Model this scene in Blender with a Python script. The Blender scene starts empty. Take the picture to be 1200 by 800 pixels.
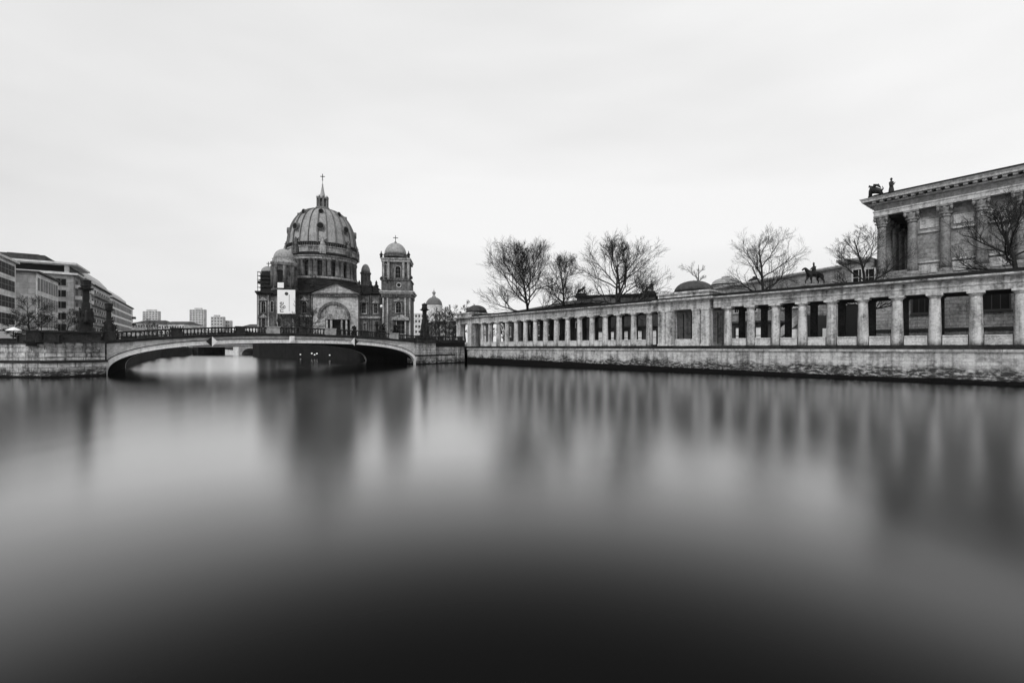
import bpy, bmesh, math, random
from mathutils import Vector, Matrix
S = bpy.context.scene
COL = S.collection
PI = math.pi
R = math.radians
# ------------------------------------------------------------------ camera model (photo 1200 wide, 16 mm lens)
F = 533.33; CX = 600.0; HY = 407.0; CZ = 3.0
def wp(px, Y, py=None):
    X = (px - CX) / F * Y
    return (X, Y) if py is None else (X, Y, CZ + (HY - py) / F * Y)
class Frame:
    """a site frame: origin on the ground plan and an angle; at() finds the local x and height seen at a pixel"""
    def __init__(s, ox, oy, ang):
        s.o = (ox, oy); s.a = ang
        s.ex = (math.cos(ang), math.sin(ang)); s.ey = (-math.sin(ang), math.cos(ang))
    def at(s, px, py, v=0.0):
        ax = (px - CX) / F
        Y = (v + s.o[0]*s.ey[0] + s.o[1]*s.ey[1]) / (ax*s.ey[0] + s.ey[1])
        X = ax * Y
        return ((X-s.o[0])*s.ex[0] + (Y-s.o[1])*s.ex[1], CZ + (HY-py)/F*Y)
    def w(s, u, v):
        return (s.o[0]+u*s.ex[0]+v*s.ey[0], s.o[1]+u*s.ex[1]+v*s.ey[1])
# ------------------------------------------------------------------ mesh builder
class MB:
    def __init__(s): s.v=[]; s.f=[]; s.m=[]; s.s=[]
    def add(s, vs, fs, m=0, sm=False):
        b=len(s.v); s.v+= [tuple(p) for p in vs]
        for f in fs: s.f.append([b+i for i in f]); s.m.append(m); s.s.append(sm)
        return s
    def box(s,x0,x1,y0,y1,z0,z1,m=0):
        vs=[(x,y,z) for z in (z0,z1) for y in (y0,y1) for x in (x0,x1)]
        return s.add(vs,[(0,2,3,1),(4,5,7,6),(0,1,5,4),(2,6,7,3),(0,4,6,2),(1,3,7,5)],m)
    def prism(s,poly,a0,a1,plane='xz',m=0):
        n=len(poly)
        if plane=='xz': A=[(p[0],a0,p[1]) for p in poly]; B=[(p[0],a1,p[1]) for p in poly]
        elif plane=='yz': A=[(a0,p[0],p[1]) for p in poly]; B=[(a1,p[0],p[1]) for p in poly]
        else: A=[(p[0],p[1],a0) for p in poly]; B=[(p[0],p[1],a1) for p in poly]
        return s.add(A+B,[tuple(range(n)),tuple(range(2*n-1,n-1,-1))]+[(i,(i+1)%n,n+(i+1)%n,n+i) for i in range(n)],m)
    def lathe(s,prof,n=24,cx=0,cy=0,m=0,sm=True,mod=None,a0=0.0):
        vs=[];fs=[]
        for k,(r,z) in enumerate(prof):
            for i in range(n):
                a=a0+2*PI*i/n; rr=r*(mod(i,k) if mod else 1)
                vs.append((cx+rr*math.cos(a),cy+rr*math.sin(a),z))
        for k in range(len(prof)-1):
            for i in range(n):
                j=(i+1)%n
                fs.append((k*n+i,k*n+j,(k+1)*n+j,(k+1)*n+i))
        s.add(vs,fs,m,sm)
        b=len(s.v)-len(vs)
        s.f.append([b+i for i in range(n)][::-1]); s.m.append(m); s.s.append(False)
        s.f.append([b+(len(prof)-1)*n+i for i in range(n)]); s.m.append(m); s.s.append(False)
        return s
    def tube(s,pts,rad,n=5,m=0,sm=True):
        pts=[Vector(p) for p in pts]; vs=[]; fs=[]
        for k,p in enumerate(pts):
            d=(pts[min(k+1,len(pts)-1)]-pts[max(k-1,0)])
            d = d.normalized() if d.length>1e-9 else Vector((0,0,1))
            ref = Vector((1,0,0)) if abs(d.x)<0.8 else Vector((0,1,0))
            a=d.cross(ref).normalized(); b=d.cross(a)
            for i in range(n):
                t=2*PI*i/n; vs.append(p+(a*math.cos(t)+b*math.sin(t))*rad[k])
        for k in range(len(pts)-1):
            for i in range(n):
                j=(i+1)%n; fs.append((k*n+i,k*n+j,(k+1)*n+j,(k+1)*n+i))
        fs.append(tuple(range(n))); fs.append(tuple((len(pts)-1)*n+i for i in range(n)))
        return s.add(vs,fs,m,sm)
    def sweep(s,prof,path,m=0,closed=False):
        """prof: (out,z) polygon swept along an xy path with mitred corners; out = to the right of travel"""
        n=len(path); k=len(prof); vs=[]
        for i in range(n):
            p=Vector(path[i])
            if closed or 0<i<n-1:
                d0=(p-Vector(path[i-1])).normalized(); d1=(Vector(path[(i+1)%n])-p).normalized()
            elif i==0: d0=d1=(Vector(path[1])-p).normalized()
            else: d0=d1=(p-Vector(path[i-1])).normalized()
            n0=Vector((d0.y,-d0.x)); n1=Vector((d1.y,-d1.x)); b=(n0+n1)
            b=b/ max(0.2,(b.length_squared/2))
            for (o,z) in prof: q=p+b*o; vs.append((q.x,q.y,z))
        fs=[]
        for i in range(n if closed else n-1):
            j=(i+1)%n
            for a in range(k):
                c=(a+1)%k; fs.append((i*k+a,j*k+a,j*k+c,i*k+c))
        if not closed: fs.append(tuple(range(k))); fs.append(tuple((n-1)*k+a for a in range(k))[::-1])
        return s.add(vs,fs,m)
    def mesh(s,name,mats,recalc=True):
        me=bpy.data.meshes.new(name); me.from_pydata(s.v,[],s.f)
        for mt in (mats if isinstance(mats,(list,tuple)) else [mats]): me.materials.append(mt)
        me.polygons.foreach_set('material_index',s.m); me.polygons.foreach_set('use_smooth',s.s)
        if recalc:
            bm=bmesh.new(); bm.from_mesh(me); bmesh.ops.recalc_face_normals(bm,faces=bm.faces); bm.to_mesh(me); bm.free()
        me.update(); return me
    def build(s,name,mats,parent=None,loc=(0,0,0),rz=0,recalc=True):
        return put(name,s.mesh(name,mats,recalc),parent,loc,rz)
def put(name,me,parent=None,loc=(0,0,0),rz=0):
    o=bpy.data.objects.new(name,me); COL.objects.link(o); o.location=loc; o.rotation_euler=(0,0,rz)
    if parent: o.parent=parent
    return o
def tag(o,label,cat,group=None):
    o['label']=label; o['category']=cat
    if group: o['group']=group
    return o
def thing(name,label,cat,loc=(0,0,0),rz=0,group=None):
    return tag(put(name,None,None,loc,rz),label,cat,group)
def struct(o): o['kind']='structure'; return o
def copy_tree(o,parent=None):
    c=o.copy(); COL.objects.link(c); c.parent=parent
    for ch in list(o.children): copy_tree(ch,c)
    return c
# ------------------------------------------------------------------ materials (all grey: the place is seen in monochrome)
def newmat(name):
    m=bpy.data.materials.new(name); m.use_nodes=True; nt=m.node_tree; nt.nodes.clear()
    out=nt.nodes.new('ShaderNodeOutputMaterial'); b=nt.nodes.new('ShaderNodeBsdfPrincipled')
    nt.links.new(b.outputs[0],out.inputs[0]); return m,nt,b,out
def N(nt,t,**k):
    n=nt.nodes.new(t)
    for a,v in k.items(): setattr(n,a,v)
    return n
def ramp(nt,src,p,smooth=False):
    r=N(nt,'ShaderNodeValToRGB'); e=r.color_ramp.elements
    if smooth: r.color_ramp.interpolation='B_SPLINE'
    while len(e)<len(p): e.new(0.5)
    for i,(x,c) in enumerate(p): e[i].position=x; e[i].color=(c,c,c,1)
    nt.links.new(src,r.inputs[0]); return r.outputs[0]
def mth(nt,op,a,b=None,clamp=False):
    n=N(nt,'ShaderNodeMath',operation=op,use_clamp=clamp)
    for i,x in enumerate((a,b)):
        if x is None: continue
        if isinstance(x,(int,float)): n.inputs[i].default_value=x
        else: nt.links.new(x,n.inputs[i])
    return n.outputs[0]
def noise(nt,vec,scale,detail=6,rough=.6):
    n=N(nt,'ShaderNodeTexNoise'); n.inputs['Scale'].default_value=scale; n.inputs['Detail'].default_value=detail
    n.inputs['Roughness'].default_value=rough; nt.links.new(vec,n.inputs['Vector']); return n.outputs['Fac']
def mpm(nt,vec,sc):
    m=N(nt,'ShaderNodeMapping'); m.inputs['Scale'].default_value=sc; nt.links.new(vec,m.inputs[0]); return m.outputs[0]
def stone(name,pale,dark,soot=.5,blocks=None,stain=None,scale=.35,rough=.85,streak=.35,bump=.4,joint=.5,mottle=None):
    """weathered stone: pale body, soot patches, rain streaks, optional block joints, optional black tide stain up to a height"""
    m,nt,b,out=newmat(name); L=nt.links.new
    tc=N(nt,'ShaderNodeTexCoord'); ob=tc.outputs['Object']
    sep=N(nt,'ShaderNodeSeparateXYZ'); L(ob,sep.inputs[0])
    oi=N(nt,'ShaderNodeObjectInfo'); va=N(nt,'ShaderNodeVectorMath',operation='ADD'); cr_=N(nt,'ShaderNodeCombineXYZ')
    rm=mth(nt,'MULTIPLY',oi.outputs['Random'],170.0)
    for i in range(3): L(rm,cr_.inputs[i])
    L(ob,va.inputs[0]); L(cr_.outputs[0],va.inputs[1]); ob=va.outputs[0]
    n1=noise(nt,ob,scale,8,.65); n2=noise(nt,ob,scale*7,6,.7)
    mp=N(nt,'ShaderNodeMapping'); mp.inputs['Scale'].default_value=(2.2,2.2,.12); L(ob,mp.inputs[0])
    n3=noise(nt,mp.outputs[0],1.0,5,.6)
    mix=mth(nt,'ADD',mth(nt,'ADD',mth(nt,'MULTIPLY',n1,.55),mth(nt,'MULTIPLY',n2,.45-.0*streak)),mth(nt,'MULTIPLY',mth(nt,'SUBTRACT',n3,.5),streak))
    c=.5+ (soot-.5)*.5
    fac=ramp(nt,mix,[(max(0,c-.16),1),(min(1,c+.13),0)])     # 1 = sooty
    mx=N(nt,'ShaderNodeMix',data_type='FLOAT'); L(fac,mx.inputs[0]); mx.inputs[2].default_value=pale; mx.inputs[3].default_value=dark
    val=mx.outputs[0]
    val=mth(nt,'MULTIPLY',val,mth(nt,'ADD',mth(nt,'MULTIPLY',n2,.7),.65))
    hgt=n2
    if blocks:
        cb=N(nt,'ShaderNodeCombineXYZ'); L(mth(nt,'ADD',sep.outputs[0],sep.outputs[1]),cb.inputs[0]); L(sep.outputs[2],cb.inputs[1])
        br=N(nt,'ShaderNodeTexBrick'); L(cb.outputs[0],br.inputs['Vector']); br.inputs['Scale'].default_value=1
        br.inputs['Brick Width'].default_value=blocks[0]; br.inputs['Row Height'].default_value=blocks[1]
        br.inputs['Mortar Size'].default_value=blocks[2]; br.inputs['Mortar Smooth'].default_value=.3
        br.inputs['Color1'].default_value=(1,1,1,1); br.inputs['Color2'].default_value=(.72,.72,.72,1); br.inputs['Mortar'].default_value=(joint,)*3+(1,)
        val=mth(nt,'MULTIPLY',val,br.outputs['Color'])
        hgt=mth(nt,'SUBTRACT',mth(nt,'MULTIPLY',n2,.5),br.outputs['Fac'])
    if mottle:
        hz_=mth(nt,'DIVIDE',mth(nt,'SUBTRACT',mottle,mth(nt,'ADD',sep.outputs[2],mth(nt,'MULTIPLY',mth(nt,'SUBTRACT',n1,.5),2.2))),.45,True)
        n4=noise(nt,mpm(nt,ob,(1.1,1.1,3.2)),1.6,7,.75)
        pt=ramp(nt,n4,[(.40,0),(.52,1)])
        f4=mth(nt,'MULTIPLY',hz_,mth(nt,'ADD',mth(nt,'MULTIPLY',pt,.85),.13))
        m4=N(nt,'ShaderNodeMix',data_type='FLOAT'); L(f4,m4.inputs[0]); L(val,m4.inputs[2]); m4.inputs[3].default_value=.03; val=m4.outputs[0]
    if stain:
        z0,wd,dk=stain
        zz=mth(nt,'ADD',sep.outputs[2],mth(nt,'MULTIPLY',mth(nt,'SUBTRACT',mth(nt,'ADD',mth(nt,'MULTIPLY',n1,.6),mth(nt,'MULTIPLY',n2,.4)),.5),wd*4))
        zb_=mth(nt,'ADD',mth(nt,'MULTIPLY',mth(nt,'SUBTRACT',1.0,mth(nt,'DIVIDE',sep.outputs[0],58.0,True),True),.75),z0) if mottle and mottle>1.2 else z0
        st=mth(nt,'DIVIDE',mth(nt,'SUBTRACT',zb_,zz),wd,True)
        m2=N(nt,'ShaderNodeMix',data_type='FLOAT'); L(st,m2.inputs[0]); L(val,m2.inputs[2]); m2.inputs[3].default_value=dk; val=m2.outputs[0]
    cc=N(nt,'ShaderNodeCombineColor')
    for i in range(3): L(val,cc.inputs[i])
    L(cc.outputs[0],b.inputs['Base Color']); b.inputs['Roughness'].default_value=rough
    b.inputs['Specular IOR Level'].default_value=.04
    bp=N(nt,'ShaderNodeBump'); bp.inputs['Strength'].default_value=bump; bp.inputs['Distance'].default_value=.05; L(hgt,bp.inputs['Height']); L(bp.outputs[0],b.inputs['Normal'])
    return m
def plain(name,v,rough=.6,var=.25,scale=3,metal=0,spec=.12,emit=0):
    m,nt,b,out=newmat(name)
    tc=N(nt,'ShaderNodeTexCoord'); n=noise(nt,tc.outputs['Object'],scale,5,.6)
    val=mth(nt,'MULTIPLY',mth(nt,'ADD',mth(nt,'MULTIPLY',n,2*var),1-var),v)
    cc=N(nt,'ShaderNodeCombineColor')
    for i in range(3): nt.links.new(val,cc.inputs[i])
    nt.links.new(cc.outputs[0],b.inputs['Base Color']); b.inputs['Roughness'].default_value=rough
    b.inputs['Metallic'].default_value=metal; b.inputs['Specular IOR Level'].default_value=spec
    if emit: b.inputs['Emission Color'].default_value=(1,1,1,1); b.inputs['Emission Strength'].default_value=emit
    return m
M={}
M['wall_r']=stone('quay_stone_stained',.50,.10,.42,(.9,.30,.018),(.42,.12,.006),.5,joint=.82,bump=.8,streak=.7,mottle=1.6)
M['wall_l']=stone('quay_stone_blocks',.58,.07,.47,(1.3,.5,.03),(.30,.15,.010),.5,joint=.35,bump=1,streak=.6,mottle=1.0)
M['cap']=stone('coping_stone',.46,.10,.42,(2.2,3,.02),None,.6,joint=.3)
M['column']=stone('column_sandstone',.50,.09,.41,None,None,.7,streak=.8)
M['entab']=stone('entablature_sandstone',.52,.07,.42,(2.4,5,.010),None,.5,streak=.7,joint=.75)
M['panel']=stone('parapet_panel_stone',.52,.12,.38,None,(.05,.05,.03),.9)
M['dark_stone']=stone('soot_and_shade_stone',.035,.008,.5,None,None,.6)  # soot-dark stone; some parts use it with shade put into the colour
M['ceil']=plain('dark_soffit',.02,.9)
M['pillar']=stone('shade_toned_pillar_stone',.055,.015,.5,None,None,.8)  # shade under the colonnade roof is put into this near-black colour
M['leadroof']=plain('roof_sheet_dark',.014,.9,.3)
M['ng_wall']=stone('museum_sandstone',.36,.09,.42,(1.5,.55,.018),None,.45,streak=.3,joint=.6)
M['ng_base']=stone('museum_rustic_base',.35,.09,.45,(1.4,.42,.03),(4.6,.2,.04),.5,joint=.45)
M['ng_trim']=stone('museum_trim_stone',.52,.12,.40,None,None,.8,streak=.5)
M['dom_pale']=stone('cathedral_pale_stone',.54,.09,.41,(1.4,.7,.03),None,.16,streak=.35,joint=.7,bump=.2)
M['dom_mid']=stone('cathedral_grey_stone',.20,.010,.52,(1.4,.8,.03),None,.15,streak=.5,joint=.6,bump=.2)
M['dom_dark']=stone('cathedral_soot_shade_stone',.03,.006,.52,None,None,.2,streak=.4,bump=.2)  # soot tone; on the drum it also carries painted shade
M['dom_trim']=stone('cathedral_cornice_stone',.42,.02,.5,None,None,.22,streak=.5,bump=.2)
M['copper']=stone('dome_sheet_copper',.33,.13,.42,None,None,.2,rough=.6,streak=.5,bump=.05)
M['copper_d']=stone('low_dome_copper',.07,.025,.45,None,None,.5,rough=.6,streak=.4,bump=.1)
M['copper_rib']=stone('dome_rib_copper',.19,.07,.5,None,None,.2,rough=.6,bump=.05)
M['bridge']=stone('bridge_pale_stone',.68,.3,.30,(1.1,.45,.02),None,.35,streak=.2,joint=.75,bump=.3)
M['arch']=stone('arch_ring_stone',.76,.28,.30,None,None,.5,streak=.3)
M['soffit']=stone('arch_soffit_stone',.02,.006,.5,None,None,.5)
M['balu']=stone('balustrade_sooty',.05,.01,.5,None,None,1.2)
M['balu_pale']=stone('balustrade_panel_pale',.45,.10,.45,None,None,1.2)
M['iron']=plain('black_iron',.018,.5,.3)
M['bronze']=plain('dark_bronze',.022,.45,.4,3,.3)
M['glass']=plain('dark_window_glass',.008,.5,.3,1,0,.05)
M['glass2']=plain('grey_window_glass',.045,.5,.5,.6,0,.1)
M['concrete']=stone('facade_light_concrete',.78,.42,.35,(3.2,1.6,.03),None,.12,joint=.7,bump=.1)
M['concrete2']=stone('facade_grey_concrete',.36,.2,.45,(2.4,1.2,.04),None,.12,joint=.6,bump=.1)
M['white_fac']=stone('facade_white_render',.85,.6,.3,None,None,.1,bump=.1)
M['dark_fac']=stone('facade_dark_render',.07,.03,.5,None,None,.15,bump=.1)
M['far']=stone('far_facade',.62,.45,.45,(4,3,.25),None,.03,joint=.55,bump=0)
M['roof']=plain('roof_dark_tiles',.045,.7,.4,.5)
M['roof_l']=plain('roof_light_sheet',.40,.4,.1,.2)
M['bark']=plain('wet_bark',.022,.9,.5,4)
M['bark2']=plain('pale_bark',.06,.9,.5,4)
M['bush']=plain('dark_leaves',.022,.9,.5,3)
M['white']=plain('white_sheet',.8,.6,.05,.5)
M['ground']=stone('ground_paving',.16,.08,.5,(.6,.6,.02),None,.2,bump=.2)
M['grass']=plain('winter_lawn',.05,.95,.5,1.5)
M['asph']=plain('asphalt',.05,.9,.3,2)
M['lamp']=plain('lamp_glow',.9,.3,0,1,0,.4,.35)
M['globe']=plain('opal_globe',.85,.3,0)
M['mesh']=plain('scaffold_netting',.015,.9,.5,1)
def water_mat():
    m,nt,b,out=newmat('still_dark_water'); L=nt.links.new; nt.nodes.remove(b)
    tc=N(nt,'ShaderNodeTexCoord')
    mp=N(nt,'ShaderNodeMapping'); mp.inputs['Rotation'].default_value=(0,0,R(-25)); mp.inputs['Scale'].default_value=(.10,.022,1); L(tc.outputs['Object'],mp.inputs[0])
    n=noise(nt,mp.outputs[0],1.0,3,.5)
    bp=N(nt,'ShaderNodeBump'); bp.inputs['Strength'].default_value=.16; bp.inputs['Distance'].default_value=.25; L(n,bp.inputs['Height'])
    fr=N(nt,'ShaderNodeFresnel'); fr.inputs['IOR'].default_value=1.33
    fac=ramp(nt,fr.outputs[0],WATER_CURVE,True)
    g=N(nt,'ShaderNodeBsdfAnisotropic',distribution='BECKMANN'); g.inputs['Color'].default_value=(1,1,1,1); g.inputs['Roughness'].default_value=WATER_ROUGH; L(bp.outputs[0],g.inputs['Normal'])
    d=N(nt,'ShaderNodeBsdfDiffuse'); d.inputs['Color'].default_value=(.006,.006,.006,1)
    mx=N(nt,'ShaderNodeMixShader'); L(fac,mx.inputs[0]); L(d.outputs[0],mx.inputs[1]); L(g.outputs[0],mx.inputs[2]); L(mx.outputs[0],out.inputs[0])
    return m
WATER_CURVE=[(0.0,0.0),(.045,.0),(.068,.02),(.092,.075),(.12,.155),(.155,.25),(.20,.38),(.26,.56),(.36,.66),(.60,.60),(.86,.97)]
WATER_ROUGH=.195
M['water']=water_mat()
# ------------------------------------------------------------------ the setting: water and ground
w=MB().add([(-3000,-3000,0),(3000,-3000,0),(3000,3000,0),(-3000,3000,0)],[(0,1,2,3)]); struct(w.build('water',M['water']))
A0=(-43.2,48.5); B0=(-17.0,80.0)
COLF=Frame(-7.36,89.25,math.atan2(-.742,.670))          # local x: towards the near end, y: away from the river
GZ=2.95
g=MB()
cq0=COLF.w(-1,-.6); cq1=COLF.w(150,-.6)
rp=[(-640,1000),(-169,300),(-106,186),(-89,160),(-31,99),(-17.4,80.6),(-9.2,89.6),cq0,cq1,(3000,-300),(3000,3000),(-640,3000)]
lp=[(-700,1000),(-207,300),(-128,180),(-112,145),(-82,100),(-58,67),(-43.8,48.9),(-45.6,46.9),(-51.4,46.1),(-150,36),(-3000,36),(-3000,3000),(-700,3000)]
bk=[(-3000,-300),(40,-300),(26,-3),(-150,-3),(-150,35.9),(-3000,35.9)]
for poly,z in ((rp,GZ),(lp,GZ),(bk,1.4)):
    g.add([(p[0],p[1],z) for p in poly],[tuple(range(len(poly)))])
struct(g.build('ground',M['ground']))
lw=MB()
lawn=[COLF.w(-3,9),COLF.w(46,9),COLF.w(46,24),COLF.w(-3,30)]
lw.add([(p[0],p[1],GZ+.02) for p in lawn],[(0,1,2,3)])
struct(lw.build('lawn',M['grass']))
# ------------------------------------------------------------------ quay walls
def quay(name,label,pts,z1,mat,th=.6,capm=None,ledge=False,z0=-.6):
    """wall along world points, land on the left-hand side of travel"""
    o=pts[0]; t=thing(name,label,'wall',(o[0],o[1],0))
    P=[(p[0]-o[0],p[1]-o[1]) for p in pts]
    MB().sweep([(0,z0),(0,z1),(-th,z1),(-th,z0)],P).build('wall_face',mat,t)
    MB().sweep([(.14,z1),(.14,z1+.17),(-th-.1,z1+.17),(-th-.1,z1)],P).build('coping',capm or M['cap'],t)
    if ledge: MB().sweep([(.003,1.45),(.14,1.5),(.14,1.66),(.003,1.72)],P).build('ledge',M['dark_stone'],t)
    return t
# the colonnade's quay: built in the colonnade frame so that its courses follow it
qw=thing('quay_wall','long pale stained river wall under the colonnade','wall',(*COLF.o,0),COLF.a)
MB().box(-1,150,-1.0,-.4,-.8,2.62).build('wall_face',M['wall_r'],qw)
MB().sweep([(0,2.62),(.16,2.62),(.16,2.84),(0,2.84)],[(-1,-1.0),(150,-1.0)]).build('coping',M['cap'],qw)
MB().box(-1,150,-.999,2.0,2.62,2.838).build('walkway',M['dark_stone'],qw)
# ------------------------------------------------------------------ colonnade
COLH=3.2
cn=thing('colonnade','long sandstone colonnade of doric columns with two domed pavilions on the river wall','colonnade',(*COLF.o,0),COLF.a)
XE=104.0
MB().box(-6.2,XE,-.62,5.0,2.842,COLH-.002).build('stylobate',M['dark_stone'],cn)  # dark colour of this step paints the shade line along the ledge
def column_mesh():
    h0,h1=0,4.5
    b=MB(); prof=[]
    for k in range(9):
        t=k/8; prof.append((.45-.075*t-.012*math.sin(t*PI)*-1,h0+t*(h1-.42-h0)))
    b.lathe(prof,40,mod=lambda i,k:1.0 if i%2 else .93)
    b.lathe([(.375,h1-.42),(.40,h1-.36),(.40,h1-.33),(.52,h1-.2),(.52,h1-.18)],32)
    b.box(-.55,.55,-.55,.55,h1-.18,h1)
    return b.mesh('column',M['column'])
cm=column_mesh()
left_s=[2.53+2.389*k for k in range(16)]
right_s=[48.62+2.54*k for k in range(21)]
for s_ in left_s+right_s: put('column',cm,cn,(s_,0,COLH))
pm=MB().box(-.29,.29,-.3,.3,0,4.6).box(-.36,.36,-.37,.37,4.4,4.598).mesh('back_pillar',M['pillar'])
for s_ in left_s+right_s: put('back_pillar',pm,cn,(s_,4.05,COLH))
# parapet slabs between the columns
def slab_mesh(wd):
    b=MB().box(-wd/2,wd/2,-.16,.16,0,.74).box(-wd/2,wd/2,-.22,.22,.74,.86)
    return b.mesh('parapet_slab',M['panel'])
sl,sr=slab_mesh(2.389-.98),slab_mesh(2.54-.98)
for a in range(15): put('parapet_slab',sl,cn,((left_s[a]+left_s[a+1])/2,.02,COLH))
for a in range(20): put('parapet_slab',sr,cn,((right_s[a]+right_s[a+1])/2,.02,COLH))
zt=COLH+4.5
def entab(x0,x1,tagn='entablature'):
    b=MB()
    b.sweep([(.40,zt),(.40,zt+.48),(-.45,zt+.48),(-.45,zt)],[(x0,0),(x1,0)])
    b.sweep([(.46,zt+.48),(.46,zt+.56),(-.45,zt+.56),(-.45,zt+.48)],[(x0,0),(x1,0)])
    b.sweep([(.37,zt+.56),(.37,zt+1.02),(-.45,zt+1.02),(-.45,zt+.56)],[(x0,0),(x1,0)])
    e=b.build(tagn,M['entab'],cn)
    c=MB().sweep([(-.45,zt+1.02),(.42,zt+1.02),(.62,zt+1.12),(.78,zt+1.14),(.80,zt+1.30),(-.45,zt+1.32)],[(x0,0),(x1,0)]).build('cornice',M['entab'],cn)
    return e
entab(-.2,39.8); entab(47.1,XE)
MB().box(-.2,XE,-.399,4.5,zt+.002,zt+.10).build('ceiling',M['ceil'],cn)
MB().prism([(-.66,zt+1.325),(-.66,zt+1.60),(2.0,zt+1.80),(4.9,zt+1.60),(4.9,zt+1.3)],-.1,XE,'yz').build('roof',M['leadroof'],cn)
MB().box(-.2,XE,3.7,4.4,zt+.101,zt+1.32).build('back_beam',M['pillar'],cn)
def pavilion(x0,x1,pro,domec,label=None,open_=(None,None)):
    """domed pavilion astride the colonnade line"""
    p=MB(); pw=2.1 if x1>10 else 1.25
    # entablature block, attic
    p.box(x0,x1,-pro,5.1,zt,zt+.5).box(x0-.06,x1+.06,-pro-.06,5.16,zt+.5,zt+.58).box(x0+.03,x1-.03,-pro+.03,5.07,zt+.58,zt+1.05)
    p.box(x0-.45,x1+.45,-pro-.45,5.5,zt+1.05,zt+1.14).box(x0-.52,x1+.52,-pro-.52,5.6,zt+1.14,zt+1.34)
    p.box(x0+.1,x1-.1,-pro+.1,5.0,zt+1.34,zt+2.0).box(x0-.1,x1+.1,-pro-.1,5.2,zt+2.0,zt+2.22)
    o=p.build('pavilion',M['entab'],cn)
    if label: o['label']=label
    pier=(MB().box(-pw/2,-.07,-.5,.5,0,4.3).box(.07,pw/2,-.5,.5,0,4.3).box(-.07,.07,-.36,.36,0,4.3) if pw>2 else MB().box(-pw/2,pw/2,-.5,.5,0,4.3)).box(-pw/2-.07,pw/2+.07,-.57,.57,4.3,4.5).box(-pw/2-.05,pw/2+.05,-.55,.55,0,.25)
    me=pier.mesh('pier',M['entab'])
    for xx in (x0+pw/2+.05,x1-pw/2-.05):
        for yy in (-pro+.52,4.5): put('pier',me,o,(xx,yy,COLH))
    MB().box(x0+pw+.15,x1-pw-.15,-pro+.25,-pro+.6,COLH,COLH+.85).build('parapet_slab',M['panel'],o)
    cx,cy,r=domec; zb=zt+2.22
    d=MB(); d.lathe([(r+.18,zb),(r+.18,zb+.28),(r+.02,zb+.34)],48,cx,cy,m=1,sm=False)
    prof=[(r*math.cos(t*PI/2)+.001,zb+.34+1.35*math.sin(t*PI/2)) for t in [k/10 for k in range(11)]]
    d.lathe(prof,48,cx,cy,mod=lambda i,k:1.02 if i%3==0 else .985)
    d.build('dome',[M['copper_d'],M['leadroof']],o)
    return o
MB().box(40.6,46.4,4.05,4.3,COLH,zt-.01).build('pavilion_back_wall',M['pillar'],cn)
pavilion(40.0,46.8,.75,(43.2,2.6,2.35),'middle pavilion with a ribbed low dome')
pavilion(-5.4,-.25,.55,(-2.7,2.6,2.05),'end pavilion beside the bridge')
# ------------------------------------------------------------------ bridge
BL=41.0; BANG=math.atan2(.771,.636)
BF=Frame(*A0,BANG); SK=.242; BW=25.0
br=thing('arch_bridge','low pale stone arch bridge with a dark balustrade','bridge',(*A0,0),BANG)
def zdeck(x):
    q=2*x/BL-1; c=1.2 if q<0 else .75
    return 4.6-c*q*q
def zint(x,r=0.0):
    q=min(1,abs((2*x-BL)/(BL-2*0)))
    return 3.62*(max(0,1-q**2.7))**(1/2.7)
NS=72
xs=[BL/2-BL/2*math.cos(PI*k/NS) for k in range(NS+1)]
def face_strip(mb,lo,hi,v0,v1,xs,m=0):
    """solid between curves lo and hi from depth v0 to v1 with the skew of the barrel"""
    vs=[]; 
    for x in xs:
        for v in (v0,v1):
            for z in (lo(x),hi(x)): vs.append((x+SK*v,v,z))
    fs=[]
    n=len(xs)
    for i in range(n-1):
        a=4*i; b=4*(i+1)
        fs+=[(a,b,b+1,a+1),(a+2,a+3,b+3,b+2),(a+1,b+1,b+3,a+3),(a,a+2,b+2,b)]
    fs+=[(0,1,3,2),(4*n-4,4*n-2,4*n-1,4*n-3)]
    mb.add(vs,fs,m)
def znorm(x,off):
    # point curve offset outward for the arch ring
    e=.02; dx=2*e; dz=zint(min(BL,x+e))-zint(max(0,x-e)); l=math.hypot(dx,dz); return (x-dz/l*off, zint(x)+dx/l*off)
# spandrel face
def spand(v0,v1):
    b=MB(); face_strip(b,lambda x:zint(x)+.002,lambda x:max(zdeck(x),zint(x)+.02),v0,v1,xs); return b
spand(0,.9).build('spandrel_wall',M['bridge'],br)
spand(BW-.9,BW).build('spandrel_wall',M['bridge'],br)
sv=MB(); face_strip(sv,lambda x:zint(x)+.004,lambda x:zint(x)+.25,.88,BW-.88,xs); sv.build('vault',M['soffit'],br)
# arch ring, proud of the face
def ring(v0,v1,o0,o1):
    b=MB(); vs=[];fs=[]
    for x in xs:
        for v in (v0,v1):
            for o in (o0,o1):
                q=znorm(x,o); vs.append((q[0]+SK*v,v,q[1]))
    n=len(xs)
    for i in range(n-1):
        a=4*i; c=4*(i+1); fs+=[(a,c,c+1,a+1),(a+2,a+3,c+3,c+2),(a+1,c+1,c+3,a+3),(a,a+2,c+2,c)]
    fs+=[(0,1,3,2),(4*n-4,4*n-2,4*n-1,4*n-3)]
    return b.add(vs,fs)
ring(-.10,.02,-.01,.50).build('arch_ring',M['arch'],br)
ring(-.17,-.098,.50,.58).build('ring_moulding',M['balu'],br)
ring(BW-.02,BW+.1,-.01,.5).build('arch_ring',M['arch'],br)
xd=[-6+ (BL+18)*k/90 for k in range(91)]
def zd2(x): 
    return zdeck(min(max(x,0),BL)) 
cor=MB(); face_strip(cor,lambda x:zd2(x),lambda x:zd2(x)+.16,-.28,.5,xd)
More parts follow.
